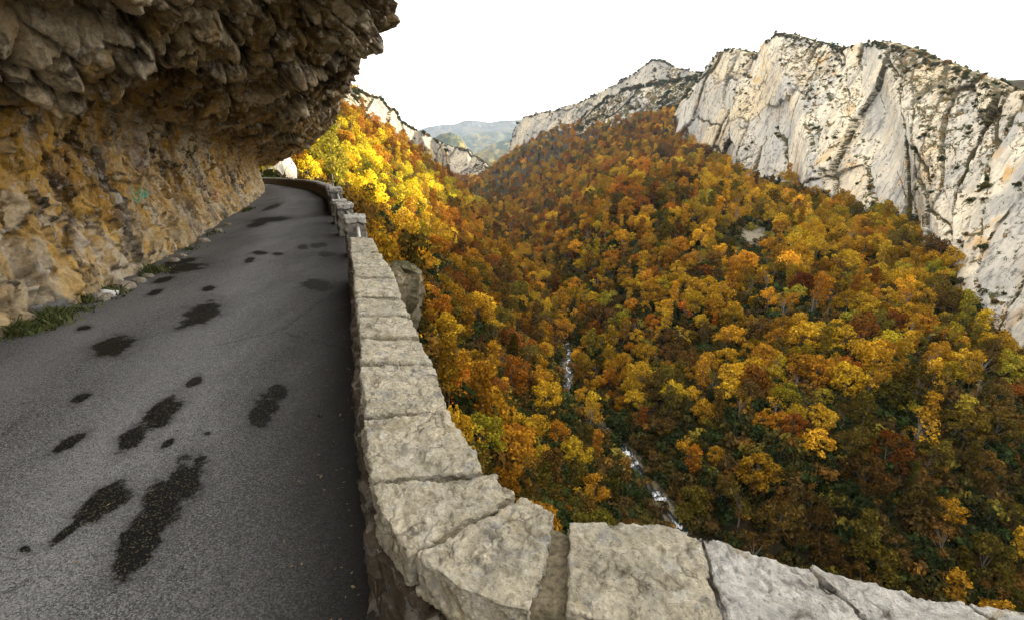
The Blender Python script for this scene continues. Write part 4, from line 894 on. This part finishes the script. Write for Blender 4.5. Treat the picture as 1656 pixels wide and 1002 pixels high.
# ------------------------------------------------------------------ stream
def mat_water():
    s = NT('stream_water'); p = s.pos
    n = s.noise(s.mapp(p, (1, .6, .6)), .42, 7, .8, .8); w = s.rng(s.math('ADD', n, s.math('MULTIPLY', s.attr('fall'), .08)), .57, .64)
    col = s.mix(w, (.02, .025, .02), (.80, .82, .84)); return s.bsdf(col, s.rng(w, 0, 1, .12, .6), s.bump(n, .7, .3), .5)
rt = np.linspace(0, 1, 260); rc = poly_resample(RIV[:, :2], rt)
for _ in range(25): rc[1:-1] = (rc[:-2]+2*rc[1:-1]+rc[2:])/4
rc += np.stack([3.0*perlin(np.stack([rt*22, rt*0, rt*0], 1)*1.01+.3, 4), rt*0], 1)
hh = np.array([ter_bvh.ray_cast(Vector((x, y, 500)), Vector((0, 0, -1)))[0].z for x, y in rc]); 
hz_ = np.convolve(np.pad(hh, 8, 'edge'), np.ones(17)/17, 'valid'); st_ = np.linspace(0, 26, 260)+2.5*perlin(np.stack([rt*14, rt*0, rt*0+2], 1)*1.01, 8); step_ = (st_-np.floor(st_)); hz_ = hz_ + .6 + np.where(step_ < .22, .6*(step_/.22), .6*(1-(step_-.22)/.78))
tn = np.gradient(rc, axis=0); tn /= np.linalg.norm(tn, axis=1)[:, None]; nn2 = np.stack([tn[:, 1], -tn[:, 0]], 1)
wd = 1.5+1.6*perlin(np.stack([rt*30, rt*0+3, rt*0], 1)*1.01, 6); wd = np.clip(wd*.8, .35, 1.9)
G = np.zeros((260, 13, 3))
for j, a in enumerate(np.linspace(-1, 1, 13)): G[:, j, :2] = rc+nn2*(a*wd)[:, None]; G[:, j, 2] = hz_-.25*a*a
fall = np.repeat((step_ < .3).astype(float), 13)
link('stream', mesh_np('stream', G.reshape(-1, 3), gridfaces(260, 13), mat_water(), True, attrs={'fall': ('POINT', fall)}))['kind'] = 'structure'
rk = np.random.default_rng(12)
SBP = ['at the lower falls', 'beside the lower falls', 'at the bend of the stream', 'just below the upper cascade', 'beside the upper cascade', 'at the head of the upper cascade']
for k, (i, sgn, r) in enumerate([(48, 1, 1.7), (36, -1, 1.3), (100, 1, 1.1), (178, 1, 1.5), (196, -1, 1.2), (222, 1, 1.4)]):
    c = rc[i]+nn2[i]*sgn*(wd[i]+r*.3); z = hz_[i]-.4
    o = crag('boulder', [(c[0], c[1], z-1.2, r*.8), (c[0], c[1], z, r), (c[0], c[1], z+r*.6, r*.75), (c[0], c[1], z+r*.9, r*.3), (c[0], c[1], z+r*.95, .01)], M_CLIFF_NEAR, 30+k, .3, 0)
    tag(o, f'wet pale boulder {SBP[k]}', 'boulder', 'boulders in the stream')

# ------------------------------------------------------------------ foot of the rock: grass, slab, rubble, litter
M_GRASS = mat_simple('grass_blades', (.03, .055, .012), (.12, .12, .035), 14, .8, .001)
def tufts(spots, seed):
    rs = np.random.default_rng(seed); V = []; Fq = []
    for (px, py, spx, cnt, hgt) in spots:
        for _ in range(cnt):
            a, b = px+rs.normal()*spx, py+rs.normal()*spx*.28
            x, y, _z = PZ(a, b, .02); y = min(max(y, 1.5), 22); L_ = float(np.interp(y, [5, 8, 11, 17, 22], [-5.4, -6.0, -6.95, -9.1, -10.9]))
            x = L_ + abs(rs.normal())*.14 - .10 - max(0, (a-px)/400)
            h = hgt*rs.uniform(.2, .85)*(1+.5*math.sin(x*7+y*11)); w = rs.uniform(.005, .022); th = rs.uniform(0, 6.28); ln = rs.normal(size=2)*h*.45
            d = np.array([math.cos(th), math.sin(th)])*w; i = len(V)
            V += [(x-d[0], y-d[1], 0), (x+d[0], y+d[1], 0), (x+ln[0]*.5+d[0]*.9, y+ln[1]*.5+d[1]*.9, h*.65), (x+ln[0]*.5-d[0]*.9, y+ln[1]*.5-d[1]*.9, h*.65), (x+ln[0]+d[0]*.2, y+ln[1]+d[1]*.2, h), (x+ln[0]-d[0]*.2, y+ln[1]-d[1]*.2, h)]
            Fq += [(i, i+1, i+2, i+3), (i+3, i+2, i+4, i+5)]
    o = link('grass', mesh_np('grass', V, Fq, M_GRASS)); o['kind'] = 'stuff'; o['label'] = 'rough green grass and weeds at the foot of the rock wall'
tufts([(16, 530, 20, 1300, .15), (60, 514, 16, 800, .13), (100, 500, 8, 150, .09), (148, 482, 10, 600, .12), (170, 474, 8, 300, .12), (235, 440, 9, 400, .12), (250, 434, 6, 150, .10), (300, 402, 8, 120, .08), (340, 378, 8, 100, .08), (400, 340, 7, 160, .12)], 3)
M_SLAB = mat_stone('dark_slab', (.17, .18, .19), (.26, .26, .25), (.11, .12, .13), .1)
a0 = np.array(PZ(84, 512, 0)[:2]); a1 = np.array(PZ(131, 488, 0)[:2]); dv = (a1-a0)/np.linalg.norm(a1-a0); dn_ = np.array([-dv[1], dv[0]])
o = block('kerb_slab', [a0, a1], [a0+dn_*.24, a1+dn_*.24], -.05, .13, M_SLAB, None, .03, .03, .015, 71, True); tag(o, 'dark grey kerb slab lying between two grass clumps', 'slab')
rk = np.random.default_rng(5); M_RUB = mat_stone('rubble_stone', (.5, .44, .33), (.36, .30, .2), (.6, .55, .45), .2)
def lump(name, c, r, mat, seed, flat=.7, amp=.25, n=14):
    V, Fq = box_grid(n, n, n); p = V*2-1; p = p/np.linalg.norm(p, axis=1)[:, None]*.8+p*.15; f, _ = facet(p*1.3+seed*5, seed, .9)
    p = p*(1+amp*f+amp*.4*fbm(p*2+seed, 3, seed))[:, None]; p = p*[r, r*.8, r*flat]+np.array(c)
    return link(name, mesh_np(name, p, Fq, mat))
RUB = [(140, 486, .13, 'pale stone lump resting at the grass edge past the kerb slab'), (152, 470, .16, 'squat boulder leaning on the rock foot beyond the kerb slab'), (205, 458, .10, 'flat loose stone at the rock foot after the second grass clump'), (222, 450, .09, 'small loose stone touching the third grass clump'), (270, 424, .10, 'loose stone at the rock foot opposite the large double damp patch'),
       (284, 416, .08, 'smaller of two neighbouring stones at the middle of the rock foot'), (318, 393, .14, 'low stone at the rock foot level with the nearest bollard'), (343, 376, .12, 'stone at the rock foot level with the second bollard'), (360, 366, .12, 'farthest loose stone along the foot of the rock wall')]
for k, (a, b, r, l) in enumerate(RUB):
    x, y, _ = PZ(a, b, 0); x = float(np.interp(y, [5, 8, 11, 17, 22], [-5.4, -6.0, -6.95, -9.1, -10.9]))+.08
    tag(lump('loose_stone', (x, y, r*.3), r, M_RUB, 40+k, .6), l, 'stone', 'loose stones along the rock foot')
x, y, _ = PZ(176, 482, 0)
tag(lump('crumpled_paper', (x, y, .05), .12, mat_simple('white_paper', (.62, .60, .57), (.8, .79, .76), 20, .8, .01), 77, .5, .55, 12), 'crumpled whitish litter at the road edge beside the grass', 'litter')

V = []; Fq = []; rs = np.random.default_rng(21)
for k in range(900):
    if rs.random() < .45: y = rs.uniform(4, 24); x = float(np.interp(y, L_pts[:, 1], L_pts[:, 0]))+abs(rs.normal())*.28+.05
    elif rs.random() < .75: y = rs.uniform(.9, 14)**1; x = float(np.interp(y, R_pts[:, 1], R_pts[:, 0]))-abs(rs.normal())*.22-.04
    else: y = rs.uniform(1.3, 12); x = float(np.interp(y, R_pts[:, 1], R_pts[:, 0]))-rs.uniform(.2, 3.4)
    r = rs.uniform(.004, .013); th = rs.uniform(0, 6.28); c = np.array([x, y, .045+float(road_z(y))]); a = np.array([math.cos(th), math.sin(th), rs.normal()*.3])*r; b = np.array([-math.sin(th), math.cos(th), rs.normal()*.3])*r*.6
    i = len(V); V += [tuple(c-a), tuple(c-b), tuple(c+a), tuple(c+b)]; Fq.append((i, i+1, i+2, i+3))
o = link('fallen_leaves', mesh_np('fallen_leaves', V, Fq, mat_simple('dry_leaf', (.12, .08, .04), (.26, .20, .10), 9, .8, .001))); o['kind'] = 'stuff'; o['label'] = 'scattered dry leaves along the road edges'

# spray paint on the rock
def graffiti(strokes, w, mat, label):
    V = []; Fq = []
    for st in strokes:
        pts = poly_resample([(a, b) for a, b in st], np.linspace(0, 1, max(6, int(sum(math.dist(st[i], st[i+1]) for i in range(len(st)-1))*2.2)))); prev = None
        for k, (a, b) in enumerate(pts):
            t = pts[min(k+1, len(pts)-1)]-pts[max(k-1, 0)]; t = t/(np.linalg.norm(t)+1e-9); n_ = np.array([-t[1], t[0]])*w; cur = []
            for s in (-1, 1):
                rx, rz = ray(a+n_[0]*s, b+n_[1]*s); d = Vector((rx, 1, rz)).normalized(); h = ov_bvh.ray_cast(C0, d)
                if h[0] is None: break
                cur.append(tuple(h[0]-d*.012))
            if len(cur) < 2: prev = None; continue
            i = len(V); V += cur
            if prev is not None and abs(V[prev][1]-V[i][1]) < .15: Fq.append((prev, prev+1, i+1, i))
            prev = i
    if Fq: tag(link('graffiti', mesh_np('graffiti', V, Fq, mat)), label, 'graffiti')
graffiti([[(213,302),(216,309),(215,317),(218,325),(220,330)], [(223,309),(229,305),(235,308),(236,315),(232,321),(226,321),(223,315),(226,310),(232,311),(233,317),(228,318)], [(239,306),(238,312),(240,318),(236,322)], [(218,313),(224,314)], [(224,325),(228,329),(226,322)], [(226,311),(230,315),(229,319)], [(217,321),(222,325),(227,327)]], .8, mat_simple('green_spray_paint', (.03, .42, .27), (.16, .55, .40), 25, .7, .002), 'faded turquoise green graffiti scribble on the rock wall')
graffiti([[(352,311),(348,312),(348,316),(352,318),(351,323),(347,324)], [(345,315),(350,315)], [(333,314),(335,318),(332,320)]], .55, mat_simple('red_spray_paint', (.35, .04, .03), (.45, .10, .06), 25, .7, .002), 'small red painted mark on the rock wall nearer the bend')
# roots and twigs hanging from the lip
vt = []; ft = []
for (a, b, d, dx, dz) in [(602, 70, 15.7, .35, -.05), (581, 96, 18.6, .55, .02), (578, 104, 18.8, .4, .05), (604, 50, 14.5, .2, .15)]:
    s = np.array(P(a, b, d))-[.35, 0, 0]; e_ = s+[dx+.35, .05, dz]; p_ = [s, (s+e_)/2+[0, 0, .05], e_]
    v_, f_ = limb(p_, .012, .004, 5); ft.append(f_+sum(len(q) for q in vt)); vt.append(v_)
tag(link('twigs', mesh_np('twigs', np.vstack(vt), np.vstack(ft), M_BARK)), 'few bare twigs sticking out from the overhang lip', 'twigs', kind='stuff')

# ------------------------------------------------------------------ haze
hm = bpy.data.materials.new('haze_air'); hm.use_nodes = True; ht = hm.node_tree; ht.nodes.clear()
ho = ht.nodes.new('ShaderNodeOutputMaterial'); hv = ht.nodes.new('ShaderNodeVolumePrincipled'); hv.inputs['Color'].default_value = (.60, .78, 1, 1); hv.inputs['Density'].default_value = 5e-5; hv.inputs['Anisotropy'].default_value = .3
ht.links.new(hv.outputs[0], ho.inputs['Volume'])
V, Fq = box_grid(1, 1, 1); V = np.array([-14100, -6100, -260]) + V*np.array([28200, 32200, 700])
tag(link('haze', mesh_np('haze', V, Fq, hm)), 'pale bluish haze fading the distant plateau', kind='stuff')
